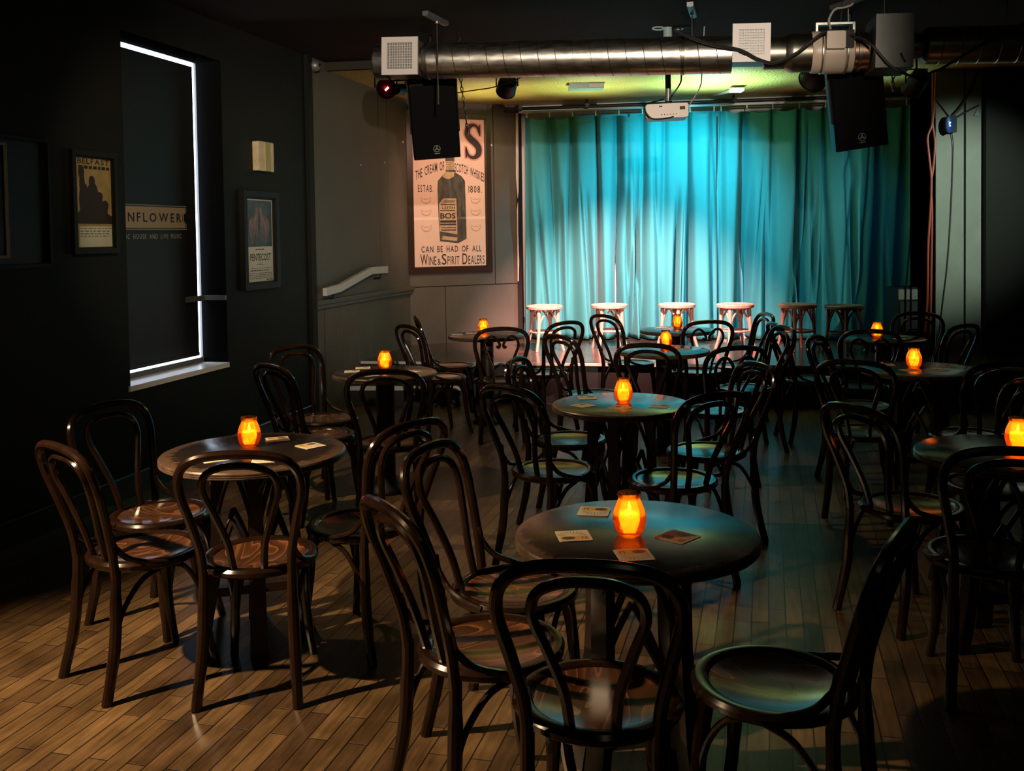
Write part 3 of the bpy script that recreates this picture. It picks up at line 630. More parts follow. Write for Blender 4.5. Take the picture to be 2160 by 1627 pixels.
# ------------------------------------------------------------------ beer mats
def make_mat():
    t = thing('beer_mat', '', 'beer mat')
    h = 0.047; r = 0.006
    def sq(h, r):
        pts = []
        for cx, cy, a0 in ((h-r, h-r, 0), (-h+r, h-r, 90), (-h+r, -h+r, 180), (h-r, -h+r, 270)):
            for k in range(4): a = math.radians(a0+30*k); pts.append((cx+r*math.cos(a), cy+r*math.sin(a)))
        return pts
    MB().prism(sq(h, r), 0, 0.0014).build('board', M['coaster'], t)
    mb = MB(); mb.flat([(-0.040, 0.004), (0.040, 0.004), (0.040, 0.040), (-0.040, 0.040)], 0.0016)
    mb.m = 1; mb.flat([(0.018+0.019*math.cos(2*PI*k/16), 0.021+0.013*math.sin(2*PI*k/16)) for k in range(16)], 0.0018)
    for x0, x1, y0, y1 in ((-0.034, -0.020, 0.026, 0.029), (-0.034, -0.031, 0.012, 0.026), (-0.023, -0.020, 0.012, 0.026)): mb.flat([(x0, y0), (x1, y0), (x1, y1), (x0, y1)], 0.0018)
    for k in range(11):
        a = math.radians(190+16*k); b = a+0.05
        mb.flat([(0.004+0.014*math.cos(a), 0.002+0.012*math.sin(a)), (0.004+0.042*math.cos(a), 0.002+0.040*math.sin(a)), (0.004+0.042*math.cos(b), 0.002+0.040*math.sin(b))], 0.0018)
    mb.build('print', [M['mato'], M['matb']], t)
    return t
MT = [
 (0.240, 2.942, -12, 'beer mat at the back left of the front table, left of the candle'), (0.162, 2.703, 186, 'beer mat at the left of the front table'),
 (0.450, 2.680, 135, 'beer mat turned corner-on at the right of the front table candle'), (0.310, 2.534, 6, 'beer mat in front of the candle on the front table'),
 (0.379, 4.994, 3, 'beer mat at the back left of the middle table'), (0.341, 4.774, 40, 'beer mat turned corner-on at the left of the middle table'),
 (0.513, 4.694, 50, 'beer mat under the candle reflection on the middle table'), (0.709, 4.717, -18, 'beer mat at the right of the middle table, beside a chair hoop'),
 (1.237, 7.031, 5, 'dark-looking beer mat right of the candle on the nearer stage-front table'), (0.887, 6.904, 5, 'beer mat at the left rim of the nearer stage-front table'),
 (1.330, 8.640, 10, 'beer mat left of the candle before the third stool'),
 (-0.480, 8.326, 5, 'beer mat at the left rim of the table under the poster'), (-0.360, 8.420, -4, 'beer mat between candle and left rim of the table under the poster'),
 (-0.975, 6.270, 8, 'beer mat behind the left mat on the table by the ribbed panel'), (-1.020, 6.110, 8, 'beer mat at the left rim of the table by the ribbed panel'),
 (-0.877, 5.930, 20, 'beer mat inside a chair hoop on the table by the ribbed panel'), (-0.639, 6.059, 60, 'beer mat right of the candle on the table by the ribbed panel'),
 (-1.158, 3.716, 30, 'beer mat at the left of the scuffed table, half behind the chair hoop'), (-0.959, 3.696, 8, 'beer mat in the middle of the chair hoop at the scuffed table'),
 (-0.833, 3.938, 45, 'beer mat at the right of the scuffed table'), (-1.000, 4.075, 20, 'beer mat behind the candle on the scuffed table'),
 (2.332, 6.058, -8, 'pale beer mat at the back left of the table by the pillar'), (2.369, 5.800, 4, 'pale beer mat in front of the candle by the pillar'),
 (2.545, 5.780, 40, 'pale beer mat turned corner-on right of the candle by the pillar'), (2.661, 5.956, -6, 'pale beer mat at the right of the table by the pillar'),
 (1.730, 3.638, 30, 'beer mat at the left of the table cut by the right frame edge'), (1.790, 3.420, 10, 'beer mat lit orange at the right frame edge'),
 (3.076, 7.658, -3, 'beer mat at the back of the small table by the stage corner'), (2.989, 7.470, -2, 'beer mat in front of another on the small stage-corner table')]
m0 = None
for x, y, a, lab in MT:
    if m0 is None: m0 = make_mat(); m0.location = (x, y, 0.7503); m0.rotation_euler = (0, 0, math.radians(a)); m0['label'] = 'square printed '+lab; m0['group'] = 'beer mats on the tables'
    else: copy_thing(m0, (x, y, 0.7503), math.radians(a), 'square printed '+lab)

# ------------------------------------------------------------------ curtains, their rail
def make_curtain(name, label, xa, xb, seed):
    rnd = random.Random(seed)
    n = max(2, round((xb-xa)/0.27)); hooks = [xa+0.03+(xb-xa-0.06)*i/n for i in range(n+1)]
    amp = [rnd.uniform(0.35, 1.25) for _ in hooks]; lean = [rnd.uniform(-0.07, 0.07) for _ in hooks]; wid = [rnd.uniform(0.016, 0.050) for _ in hooks]
    sub = []
    for _ in range(int(n*3.2)): sub.append((rnd.uniform(xa, xb), rnd.uniform(0.25, 0.75), rnd.uniform(-0.16, 0.16), rnd.uniform(0.010, 0.026), rnd.uniform(0.0, 0.45)))
    for _ in range(int(n*0.9)): sub.append((rnd.uniform(xa, xb), rnd.uniform(0.8, 1.5), rnd.uniform(-0.13, 0.13), rnd.uniform(0.014, 0.030), 0.30))
    def fn(u, v):
        x = xa+(xb-xa)*u; d = 0.0; vv = 1-v      # vv: 0 at the hem, 1 at the top
        dn = 1-vv
        for i, hx in enumerate(hooks):
            q = (x-hx-lean[i]*dn)/(wid[i]*(1.0+0.9*dn)); d += 0.210*amp[i]*(0.65+0.35*min(1, dn*2.2))*math.exp(-q*q)
        for sx, sa, sl, sw, st in sub:
            k = max(0.0, min(1.0, (dn-st)/0.35)); q = (x-sx-sl*(dn-st))/(sw*(1+0.5*dn)); d += 0.150*sa*k*math.exp(-q*q)
        d += 0.022*math.sin(x*9.1+seed+0.7*dn)+0.012*math.sin(x*23+1.9*seed-1.1*dn)
        pos = (x-hooks[0])/(hooks[1]-hooks[0]); sag = 0.042*abs(math.sin(PI*pos))**1.3
        zt = 2.930-sag; z = 0.40+(zt-0.40)*vv
        y = curt(x)+d
        if vv > 0.965: y -= 0.010*abs(math.sin(PI*pos))
        return Vector((x+0.012*math.sin(x*14+dn*2), y, z))
    t = thing(name, label, 'curtain', ((xa+xb)/2, curt((xa+xb)/2), 0.38), 0, 'pair of teal velvet stage curtains')
    nu = int((xb-xa)*230)
    mb = MB().grid(fn, nu, 44); o = child(mb, 'cloth', M['velvet'], t, 180)
    sm = o.modifiers.new('thickness', 'SOLIDIFY'); sm.thickness = 0.005
    hd = MB().grid(lambda u, v: fn(u, v*0.020)+Vector((0, -0.010, 0.006)), nu, 2); h = child(hd, 'heading_tape', M['velvet'], t, 180)
    hk = MB()
    for hx in hooks: hk.box(hx-0.006, hx+0.006, curt(hx)-0.012, curt(hx)+0.004, 2.925, 2.982)
    child(hk, 'hook', M['white'], t)
    return t
make_curtain('stage_curtain', 'left teal velvet stage curtain, from the poster wall to the gap above the fourth stool', 0.165, 2.285, 3)
make_curtain('stage_curtain', 'right teal velvet stage curtain, brightest at its left and fading into darkness by the pillar', 2.30, 4.55, 8)
t = thing('curtain_rail', 'long black curtain rail above the teal curtains with a pale track', 'curtain rail', (2.2, curt(2.2), 3.0))
child(MB().tube([(-0.06, curt(-0.06)-0.05, 3.025), (4.75, curt(4.75)-0.05, 3.025)], 0.020, 12), 'rail', M['blackmetal'], t)
mb = MB(); xa, xb = 0.1, 4.7
mb.prism([(xa, curt(xa)-0.012), (xb, curt(xb)-0.012), (xb, curt(xb)+0.014), (xa, curt(xa)+0.014)], 2.983, 3.003); child(mb, 'track', mat('pale_track', (0.45, 0.48, 0.52), 0.4), t)
for x in (0.12, 0.87, 2.46, 4.3):
    mb = MB().box(x-0.022, x+0.022, curt(x)-0.075, curt(x)+0.02, 3.01, 3.055).box(x-0.010, x+0.010, curt(x)-0.03, curt(x)-0.01, 3.05, STC+0.01); child(mb, 'bracket', M['blackmetal'], t)

# ------------------------------------------------------------------ whisky poster and the other pictures
def framed(name, label, cat, T, s0, s1, z0, z1, fw_, mats, depth=0.03, par_loc=None):
    t = thing(name, label, cat, T(s0, z0, 0.0))
    mb = MB(); F = lambda a, b, h: T(a, b, h)
    mb.box(s0, s0+fw_, z0, z1, 0.001, depth, F).box(s1-fw_, s1, z0, z1, 0.001, depth, F).box(s0+fw_, s1-fw_, z0, z0+fw_, 0.001, depth, F).box(s0+fw_, s1-fw_, z1-fw_, z1, 0.001, depth, F)
    child(mb, 'frame', mats[0], t)
    g = fw_*0.25; mb = MB(); a0, a1, b0, b1 = s0+fw_, s1-fw_, z0+fw_, z1-fw_
    mb.box(a0-0.002, a0+g, b0, b1, 0.001, depth*0.6, F).box(a1-g, a1+0.002, b0, b1, 0.001, depth*0.6, F).box(a0, a1, b0-0.002, b0+g, 0.001, depth*0.6, F).box(a0, a1, b1-g, b1+0.002, 0.001, depth*0.6, F)
    child(mb, 'inner_slip', mats[1], t)
    return t
p = framed('whisky_poster', 'tall framed pink whisky poster with a big dark S and a black bottle', 'poster', PT, -0.02, 1.005, 1.175, 2.995, 0.060, (M['frame'], M['frame']))
child(MB().box(0.035, 0.955, 1.225, 2.945, 0.004, 0.008, PT), 'paper', M['paper'], p)
H1, H2, H3 = 0.0086, 0.0092, 0.0098
mb = MB().flat([(0.055, 1.775), (0.94, 1.785), (0.94, 1.815), (0.055, 1.805)], H1, PT); child(mb, 'paper_crease', M['paperfold'], p)
# big serif S (two heavy bowls of varying width), with B and O behind the loudspeaker
def brush(mb, pts, ws, T, h):
    P = crom([(a, b, 0) for a, b in pts], 6); n = len(P); W = [0]*n
    for i in range(n):
        f = i/(n-1)*(len(ws)-1); j = min(len(ws)-2, int(f)); W[i] = ws[j]+(ws[j+1]-ws[j])*(f-j)
    L_, R_ = [], []
    for i in range(n):
        d = (P[min(i+1, n-1)]-P[max(i-1, 0)]).normalized(); q = Vector((-d.y, d.x, 0))*W[i]/2
        L_.append(P[i]+q); R_.append(P[i]-q)
    vs = [T(v.x, v.y, h) for v in L_+R_]; mb.add(vs, [(i, i+1, n+i+1, n+i) for i in range(n-1)])
Sp = [(0.868, 2.765), (0.845, 2.835), (0.795, 2.858), (0.735, 2.825), (0.722, 2.755), (0.760, 2.700), (0.815, 2.655), (0.858, 2.600), (0.855, 2.530), (0.800, 2.487), (0.735, 2.508), (0.708, 2.580)]
Sw = [0.018, 0.030, 0.036, 0.060, 0.074, 0.078, 0.080, 0.076, 0.066, 0.040, 0.032, 0.018]
mb = MB(); brush(mb, Sp, [x+0.034 for x in Sw], PT, H1)
for a, b in ((0.880, 2.80), (0.700, 2.545)): mb.flat([(a-0.02, b-0.075), (a+0.02, b-0.075), (a+0.02, b+0.075), (a-0.02, b+0.075)], H1, PT)
put_text(mb, 'B', 0.085, 0.335, 2.470, 2.875, PT, H1, 0.05); put_text(mb, 'O', 0.345, 0.600, 2.465, 2.880, PT, H1, 0.05)
child(mb, 'title_outline', M['inkred'], p)
mb = MB(); brush(mb, Sp, Sw, PT, H2)
for a, b in ((0.874, 2.80), (0.704, 2.545)): mb.flat([(a-0.010, b-0.06), (a+0.010, b-0.06), (a+0.010, b+0.06), (a-0.010, b+0.06)], H2, PT)
put_text(mb, 'B', 0.100, 0.320, 2.490, 2.860, PT, H2, 0.03); put_text(mb, 'O', 0.36, 0.585, 2.485, 2.862, PT, H2, 0.03)
child(mb, 'title_lettering', M['ink'], p)
mb = MB()
spaced(mb, 'THE CREAM OF', 0.085, 0.432, 2.250, 2.350, PT, H1, 0.012, lambda f: 0.115*(1-(1-f)**1.6)-0.03, 0.10)
child(mb, 'slogan_lettering', M['ink'], p); mb = MB()
spaced(mb, 'SCOTCH WHISKIES', 0.560, 0.925, 2.250, 2.350, PT, H1, 0.012, lambda f: 0.115*(1-f**1.6)-0.045, 0.10)
child(mb, 'slogan_lettering', M['ink'], p); mb = MB()
spaced(mb, 'ESTAB.', 0.112, 0.292, 2.090, 2.170, PT, H1, 0.010)
child(mb, 'date_lettering', M['ink'], p); mb = MB()
spaced(mb, '1808.', 0.725, 0.893, 2.085, 2.165, PT, H1, 0.010)
child(mb, 'date_lettering', M['ink'], p); mb = MB()
spaced(mb, 'CAN BE HAD OF ALL', 0.140, 0.875, 1.412, 1.482, PT, H1, 0.016, gap=0.16)
child(mb, 'trade_lettering', M['ink'], p); mb = MB()
for t_, a, b, hgt in (('W', .125, .215, .125), ('INE', .225, .318, .098), ('&', .330, .372, .070), ('S', .382, .440, .125), ('PIRIT', .452, .598, .098), ('D', .635, .698, .125), ('EALERS', .710, .912, .098)):
    spaced(mb, t_, a, b, 1.268, 1.268+hgt, PT, H1, 0.008, gap=0.14)
child(mb, 'trade_lettering', M['ink'], p)
mb = MB(); rr = random.Random(4)
for i in range(26):
    a = 0.30+i*0.023
    if rr.random() > 0.25: mb.flat([(a, 1.238), (a+0.013, 1.238), (a+0.013, 1.246), (a, 1.246)], H1, PT)
for cx in (0.205, 0.810):
    for cz in (2.005, 1.868, 1.690):
        brush(mb, [(cx-0.060, cz+0.030), (cx-0.048, cz-0.020), (cx, cz-0.042), (cx+0.048, cz-0.020), (cx+0.060, cz+0.030)], [0.004, 0.012, 0.016, 0.012, 0.004], PT, H1)
        brush(mb, [(cx-0.058, cz+0.026), (cx-0.02, cz+0.004), (cx, cz+0.012), (cx+0.02, cz+0.004), (cx+0.058, cz+0.026)], [0.004, 0.008, 0.010, 0.008, 0.004], PT, H1)
child(mb, 'crescent_emblem', M['inkpale'], p)
mb = MB()
mb.flat([(0.445, 2.345), (0.452, 2.30), (0.395, 2.265), (0.350, 2.215), (0.345, 2.10), (0.352, 1.80), (0.365, 1.535), (0.588, 1.510), (0.692, 1.560), (0.690, 1.80), (0.683, 2.22), (0.640, 2.275), (0.566, 2.315), (0.560, 2.345)], H1, PT)
mb.flat([(0.445, 2.440), (0.447, 2.495), (0.470, 2.507), (0.535, 2.507), (0.558, 2.495), (0.560, 2.440)], H1, PT)
child(mb, 'bottle_drawing', M['bottle'], p)
mb = MB()
mb.flat([(0.450, 2.345), (0.450, 2.438), (0.556, 2.438), (0.556, 2.345)], H1, PT)
child(mb, 'neck_label', M['labelink'], p); mb = MB()
mb.flat([(0.395, 2.275), (0.455, 2.320), (0.556, 2.320), (0.545, 2.268), (0.495, 2.240), (0.440, 2.245)], H2, PT)
child(mb, 'shoulder_label', M['labelink'], p); mb = MB()
mb.flat([(0.362, 1.960), (0.412, 2.020), (0.572, 2.020), (0.580, 1.610), (0.362, 1.650)], H2, PT)
child(mb, 'front_label', M['labelink'], p); mb = MB()
mb.flat([(0.385, 1.555), (0.57, 1.535), (0.58, 1.575), (0.40, 1.598)], H2, PT)
child(mb, 'bottle_base_highlight', M['labelink'], p)
mb = MB()
put_text(mb, 'BOS', 0.372, 0.560, 1.790, 1.855, PT, H3, 0.03)
put_text(mb, 'LEITH', 0.395, 0.555, 1.900, 1.930, PT, H3, 0.01)
for a, b, c, e in ((.42, .56, 1.995, 2.003), (.41, .56, 1.975, 1.985), (.38, .56, 1.945, 1.956), (.37, .555, 1.878, 1.886), (.37, .565, 1.745, 1.772), (.37, .565, 1.715, 1.735), (.38, .565, 1.685, 1.692), (.38, .565, 1.655, 1.668)): mb.flat([(a, c), (b, c), (b, e), (a, e)], H3, PT)
for k in range(4): mb.tube([PT(0.45, 2.365+k*0.02, H3), PT(0.556, 2.365+k*0.02, H3)], 0.0018, 4)
child(mb, 'label_lettering', M['ink'], p)
for T_, a, b, r_, lab in ((PT, 1.024, 2.635, 1.0, 'small white bolt cap on the grey wall right of the whisky poster'), (LT, 5.90, 2.63, 1.0, 'small white bolt cap on the grey wall just left of the whisky poster'),
                          (LT, 5.365, 2.37, 0.6, 'tiny white bolt cap below the red lamp, between two wall seams'), (LT, 4.745, 2.305, 0.6, 'tiny white bolt cap alone on the wide grey wall panel')):
    F_ = lambda x, y, z, T_=T_, a=a, b=b, r_=r_: T_(a+x*r_, b+y*r_, z*r_)
    tag(MB().lathe([(0.012, 0), (0.013, 0.006), (0.008, 0.012), (0.001, 0.013)], 14, F_).build('bolt_cap', M['white']), lab, 'bolt cap', 'bolt caps on the grey walls')

q = framed('theatre_poster', 'narrow black-framed poster of grey wings headed PENTECOST on the black wall', 'poster', LT, 2.445, 2.990, 1.205, 1.965, 0.046, (M['frameblack'], M['frameblack']), 0.045)
child(MB().box(2.500, 2.975-0.03, 1.248, 1.930, 0.006, 0.010, LT), 'paper', M['palepaper'], q)
child(MB().flat([(2.525, 1.535), (2.920, 1.535), (2.920, 1.895), (2.525, 1.895)], 0.0108, LT), 'picture_ground', M['tealink'], q)
mb = MB()
for sx in (-1, 1):
    for k in range(6):
        c = 2.722+sx*(0.020+k*0.022); top = 1.845-0.012*abs(k-1)**1.3; bot = 1.60-0.012*k+(0.06 if k > 4 else 0)
        brush(mb, [(2.722+sx*(0.012+k*0.012), top), (c+sx*0.012, (top+bot)/2+0.03), (c+sx*0.002, bot)], [0.010, 0.022, 0.004], LT, 0.0114)
child(mb, 'wings_drawing', M['wingpink'], q)
mb = MB(); spaced(mb, 'PENTECOST', 2.575, 2.895, 1.425, 1.480, LT, 0.0114, 0.01, gap=0.06)
child(mb, 'title_lettering', M['ink'], q); mb = MB()
rr = random.Random(9)
for z, a, b, h in ((1.510, 2.66, 2.79, .008), (1.405, 2.69, 2.77, .004), (1.392, 2.67, 2.80, .004), (1.365, 2.58, 2.90, .003), (1.345, 2.58, 2.86, .007), (1.325, 2.56, 2.91, .004), (1.312, 2.56, 2.91, .004), (1.299, 2.56, 2.91, .004), (1.285, 2.56, 2.91, .004), (1.270, 2.82, 2.92, .007)):
    x = a
    while x < b: d = rr.uniform(.015, .045); mb.flat([(x, z), (min(b, x+d), z), (min(b, x+d), z+h), (x, z+h)], 0.0114, LT); x += d+0.008
child(mb, 'small_print', M['ink'], q)

q = framed('music_poster', 'dim ochre poster of dark musicians in a black frame left of the window', 'poster', LT, 0.600, 0.995, 1.525, 2.125, 0.030, (M['frameblack'], M['frameblack']), 0.03)
child(MB().box(0.632, 0.963, 1.560, 2.093, 0.004, 0.008, LT), 'paper', M['goldpaper'], q)
mb = MB(); mb.flat([(0.640, 1.700), (0.958, 1.700), (0.958, 1.745), (0.925, 1.760), (0.90, 1.80), (0.85, 1.83), (0.78, 1.85), (0.70, 1.84), (0.675, 1.78), (0.640, 1.745)], 0.0088, LT)
for cx, cz, a, b in ((0.695, 2.000, .026, .040), (0.700, 1.93, .024, .070), (0.715, 1.84, .045, .10), (0.785, 1.950, .028, .033), (0.79, 1.87, .050, .075), (0.85, 1.86, .030, .030), (0.90, 1.81, .030, .030), (0.86, 1.78, .06, .06)):
    mb.flat([(cx+a*math.cos(2*PI*k/18), cz+b*math.sin(2*PI*k/18)) for k in range(18)], 0.0088+cx*1e-4, LT)
child(mb, 'musicians_drawing', M['ink'], q)
child(MB().flat([(0.668, 1.565), (0.952, 1.565), (0.952, 1.685), (0.668, 1.685)], 0.0090, LT), 'text_panel', M['palepaper'], q)
mb = MB(); spaced(mb, 'BELFAST', 0.665, 0.945, 2.050, 2.082, LT, 0.0088, 0.02, gap=0.1); child(mb, 'title_lettering', M['ink'], q); mb = MB()
for z in (1.672, 1.655, 1.640, 1.625, 2.022):
    x = 0.672
    while x < 0.93: d = rr.uniform(.015, .04); mb.flat([(x, z), (x+d, z), (x+d, z+(.004 if z < 2 else .018)), (x, z+(.004 if z < 2 else .018))], 0.0094, LT); x += d+0.010
child(mb, 'small_print', M['ink'], q)
q = framed('dark_picture', 'large black picture with a copper slip, cut by the left edge of the photo', 'picture', LT, -0.42, 0.42, 1.46, 2.16, 0.018, (M['frameblack'], M['frameblack']), 0.03)
child(MB().box(-0.41, 0.41, 1.47, 2.15, 0.003, 0.006, LT), 'picture_sheet', M['blind'], q)
child(MB().box(0.100, 0.125, 1.525, 2.115, 0.004, 0.012, LT).box(-0.40, 0.125, 1.515, 1.53, 0.004, 0.012, LT).box(-0.40, 0.125, 2.105, 2.12, 0.004, 0.012, LT), 'copper_slip', M['copper'], q)
t = thing('wall_box', 'small worn cream and gold box fixed to the black wall above the wings poster', 'wall box', LT(2.70, 2.12, 0))
child(MB().rbox(2.665, 2.900, 0.001, 0.055, 2.125, 2.355, 0.012, lambda a, b, c: LT(a, c, b)), 'casing', M['worn'], t)
child(MB().box(2.755, 2.835, 2.128, 2.352, 0.055, 0.064, LT), 'front_band', mat('dull_gold', (0.42, 0.33, 0.12), 0.4, 0.3), t)
t = thing('handrail', 'pale bent handrail on the grey wall beside the stage step', 'handrail', LW(4.4, 0.0, 1.0))
pts = [(3.72, 1.118), (4.035, 1.138), (4.74, 1.265), (5.16, 1.262)]
mb = MB(); hh = 0.034
P = [LW(s_, 0.075, z_) for s_, z_ in pts]
vs = []
for s_, z_ in pts:
    for tt, dz in ((0.060, -hh), (0.100, -hh), (0.100, hh), (0.060, hh)): vs.append(LW(s_, tt, z_+dz))
fs = [(i*4+k, i*4+(k+1) % 4, i*4+4+(k+1) % 4, i*4+4+k) for i in range(3) for k in range(4)]+[(3, 2, 1, 0), (12, 13, 14, 15)]
mb.add(vs, fs); child(mb, 'rail', M['railwhite'], t)
for s_, z_ in ((3.90, 1.10), (5.02, 1.235)):
    child(MB().tube([LW(s_, 0.0, z_-0.06), LW(s_, 0.07, z_-0.05), LW(s_, 0.080, z_-0.005)], 0.009, 8), 'bracket', M['blackmetal'], t)
t = thing('wall_camera', 'small dull round fitting at the top of the black corner post', 'fitting', LW(3.70, 0.0, 3.08))
child(MB().lathe([(0.045, 0), (0.052, 0.03), (0.048, 0.06), (0.03, 0.085), (0.022, 0.088)], 20, lambda x, y, z: LW(3.70+x, 0.0+z, 3.10+y)), 'housing', M['steelpanel'], t)
child(MB().lathe([(0.021, 0.086), (0.012, 0.095), (0.001, 0.098)], 16, lambda x, y, z: LW(3.70+x, 0.0+z, 3.10+y)), 'lens', M['lens'], t)

# ------------------------------------------------------------------ ductwork
DU = Vector((0.986, -0.167, -0.0233)).normalized(); DE = Vector((0.167, 0.986, 0)).normalized(); DZ = DU.cross(DE).normalized()*-1 if DU.cross(DE).z < 0 else DU.cross(DE).normalized()
D0 = Vector((-0.70, 7.27, 2.897))
DF = frame(D0, DU, DE, DZ)
ax = lambda x, y, z: DF(z, x, y)          # lathe axis along the duct
R = 0.132
def helix(a, b, r, pitch):
    n = int((b-a)/pitch*20); return [DF(a+(b-a)*i/n, r*math.cos(2*PI*i/20), r*math.sin(2*PI*i/20)) for i in range(n+1)]
t = thing('ventilation_duct', 'long shiny round spiral duct hanging below the ceiling in front of the stage', 'duct', D0)
child(MB().lathe([(R+0.002, 0.085), (R+0.004, 0.10), (R, 0.125), (R, 2.29), (R, 2.30)], 48, ax), 'pipe', M['steel'], t)
child(MB().tube(helix(0.13, 2.28, R+0.001, 0.125), 0.0028, 5), 'spiral_seam', M['steeldark'], t)
child(MB().lathe([(0.06, -0.300), (R-0.01, -0.298), (R, -0.285), (R, -0.20)], 40, ax), 'end_cap', M['steel'], t)
child(MB().lathe([(0.105, 0.02), (0.105, 0.09)], 32, ax), 'neck', M['steeldark'], t)
child(MB().lathe([(0.110, 2.52), (0.110, 2.69)], 32, ax), 'neck', M['steeldark'], t)
child(MB().lathe([(0.112, 2.66), (R, 2.70), (R+0.002, 2.72), (R, 2.75), (R, 2.86)], 40, ax), 'reducer', M['steeldark'], t)
child(MB().lathe([(R-0.012, 3.10), (R-0.004, 3.11), (R-0.004, 3.21)], 40, ax), 'coupling', mat('copper_coloured_duct', (0.40, 0.26, 0.18), 0.3, 1.0), t)
for tt in (0.105, 1.96, 3.15): child(MB().lathe([(R+0.001, tt-0.012), (R+0.006, tt-0.010), (R+0.006, tt+0.010), (R+0.001, tt+0.012)], 40, ax, cap=False), 'clamp_band', M['steeldark'], t)
def grille(t, a, b, zl, zh, yf):
    bx = child(MB().box(a+0.01, b-0.01, yf+0.01, 0.13, zl+0.012, zh-0.012, DF), 'grille_box', M['steelpanel'], t)
    f = 0.042; mb = MB().box(a, a+f, yf-0.008, yf+0.012, zl, zh, DF).box(b-f, b, yf-0.008, yf+0.012, zl, zh, DF).box(a+f, b-f, yf-0.008, yf+0.012, zl, zl+f, DF).box(a+f, b-f, yf-0.008, yf+0.012, zh-f, zh, DF)
    for o_, nm, m_ in ((mb, 'grille_frame', M['white']),):
        g = o_.build(nm, m_); g.data.transform(Matrix.Translation(-Vector(t.location))); g.parent = bx
    mb = MB(); n = 9
    for i in range(1, n+1):
        x = a+f+(b-a-2*f)*i/(n+1); mb.box(x-0.0019, x+0.0019, yf-0.003, yf+0.009, zl+f, zh-f, DF)
        z = zl+f+(zh-zl-2*f)*i/(n+1); mb.box(a+f, b-f, yf-0.0015, yf+0.0085, z-0.0019, z+0.0019, DF)
    g = mb.build('louvre_grid', M['white']); g.data.transform(Matrix.Translation(-Vector(t.location))); g.parent = bx
    mb = MB().box(a+f-0.004, b-f+0.004, yf+0.0105, yf+0.013, zl+f-0.004, zh-f+0.004, DF); g = mb.build('opening_shade', M['gap']); g.data.transform(Matrix.Translation(-Vector(t.location))); g.parent = bx  # black plate stands in for the shade behind the grille
grille(t, -0.207, 0.065, -0.122, 0.152, -0.150)
grille(t, 2.297, 2.552, -0.080, 0.182, -0.150)
t = thing('inline_fan', 'beige plastic inline fan with a square wiring box in the duct', 'fan', DF(2.98, 0, 0))
child(MB().lathe([(R+0.006, 2.835), (R+0.012, 2.845), (R+0.012, 2.895), (R+0.002, 2.90), (R+0.002, 2.905), (R+0.016, 2.92), (R+0.016, 3.05), (R+0.002, 3.062), (R+0.002, 3.07), (R+0.010, 3.075), (R+0.010, 3.11), (R-0.01, 3.12)], 48, ax), 'housing', M['beige'], t)
child(MB().rbox(2.915, 3.037, -0.205, -0.12, -0.010, 0.108, 0.01, DF), 'wiring_box', M['beige'], t)
child(MB().box(3.04, 3.095, -0.19, -0.10, 0.0, 0.115, DF), 'terminal_cover', M['black'], t)
for tt in (2.903, 3.066): child(MB().lathe([(R+0.004, tt-0.004), (R+0.018, tt-0.003), (R+0.018, tt+0.003), (R+0.004, tt+0.004)], 40, ax, cap=False), 'clamp_ring', M['steel'], t)
child(MB().box(2.87, 3.12, -0.03, 0.03, 0.185, 0.20, DF).box(2.865, 2.88, -0.03, 0.03, 0.12, 0.20, DF).box(3.11, 3.125, -0.03, 0.03, 0.12, 0.20, DF), 'mounting_bracket', M['steel'], t)
child(MB().tube([DF(3.03, 0, 0.19), DF(3.05, 0.02, 0.355)], 0.006, 6), 'hanger_rod', M['chainmetal'], t)
t = thing('duct_box', 'square grey sheet-metal duct box right of the beige fan', 'duct box', DF(3.34, 0, 0))
child(MB().box(3.222, 3.462, -0.240, 0.14, -0.150, 0.205, DF), 'casing', M['steelpanel'], t)
child(MB().tube([DF(3.38, -0.243, -0.06), DF(3.385, -0.262, -0.075), DF(3.40, -0.262, -0.105), DF(3.41, -0.243, -0.115)], 0.006, 6), 'latch', M['chainmetal'], t)
child(MB().tube([DF(3.30, -0.1, 0.20), DF(3.30, -0.1, 0.36)], 0.006, 6), 'hanger_rod', M['chainmetal'], t)
t = thing('ventilation_duct', 'dull round duct section with pale seams at the right, before the pillar', 'duct', DF(3.9, 0, 0))
child(MB().lathe([(0.085, 3.455), (0.085, 3.56), (0.118, 3.585), (0.124, 3.60), (0.124, 4.75), (0.10, 4.76)], 44, lambda x, y, z: DF(z, x, y+0.03)), 'pipe', M['steeldark'], t)
for k in range(9): child(MB().lathe([(0.1235, -0.004), (0.128, 0), (0.1235, 0.004)], 40, lambda x, y, z, k=k: DF(3.68+k*0.122+z+y*0.06, x, y+0.03), cap=False), 'seam_ring', M['steel'], t)
child(MB().tube([DF(4.1, 0, 0.14), DF(4.1, 0, 0.40)], 0.006, 6), 'hanger_rod', M['chainmetal'], t)
def hanger(x, y, dirv, label, zbot):
    t = thing('duct_hanger', label, 'hanger', (x, y, CEIL), 0, 'duct hangers on the ceiling')
    d = Vector(dirv).normalized(); e = Vector((-d.y, d.x, 0)); F = frame((x, y, CEIL), d, e, Z)
    child(MB().box(-0.20, 0.17, -0.022, 0.022, -0.030, 0.0, F).box(-0.20, 0.17, -0.012, 0.012, -0.034, -0.030, F), 'channel', M['steelpanel'], t)
    child(MB().tube([(x, y, CEIL-0.02), (x, y, zbot)], 0.006, 8), 'rod', M['chainmetal'], t)
    child(MB().lathe([(0.014, -0.048), (0.014, -0.034)], 6, F), 'nut', M['chainmetal'], t)
hanger(-0.517, 7.075, (0.33, 0.95, 0), 'steel channel and rod holding the shiny duct beside the left white grille', 2.55)
hanger(1.300, 6.93, (0.25, 0.97, 0), 'steel channel and rod holding the duct between projector pole and second grille', 2.986)
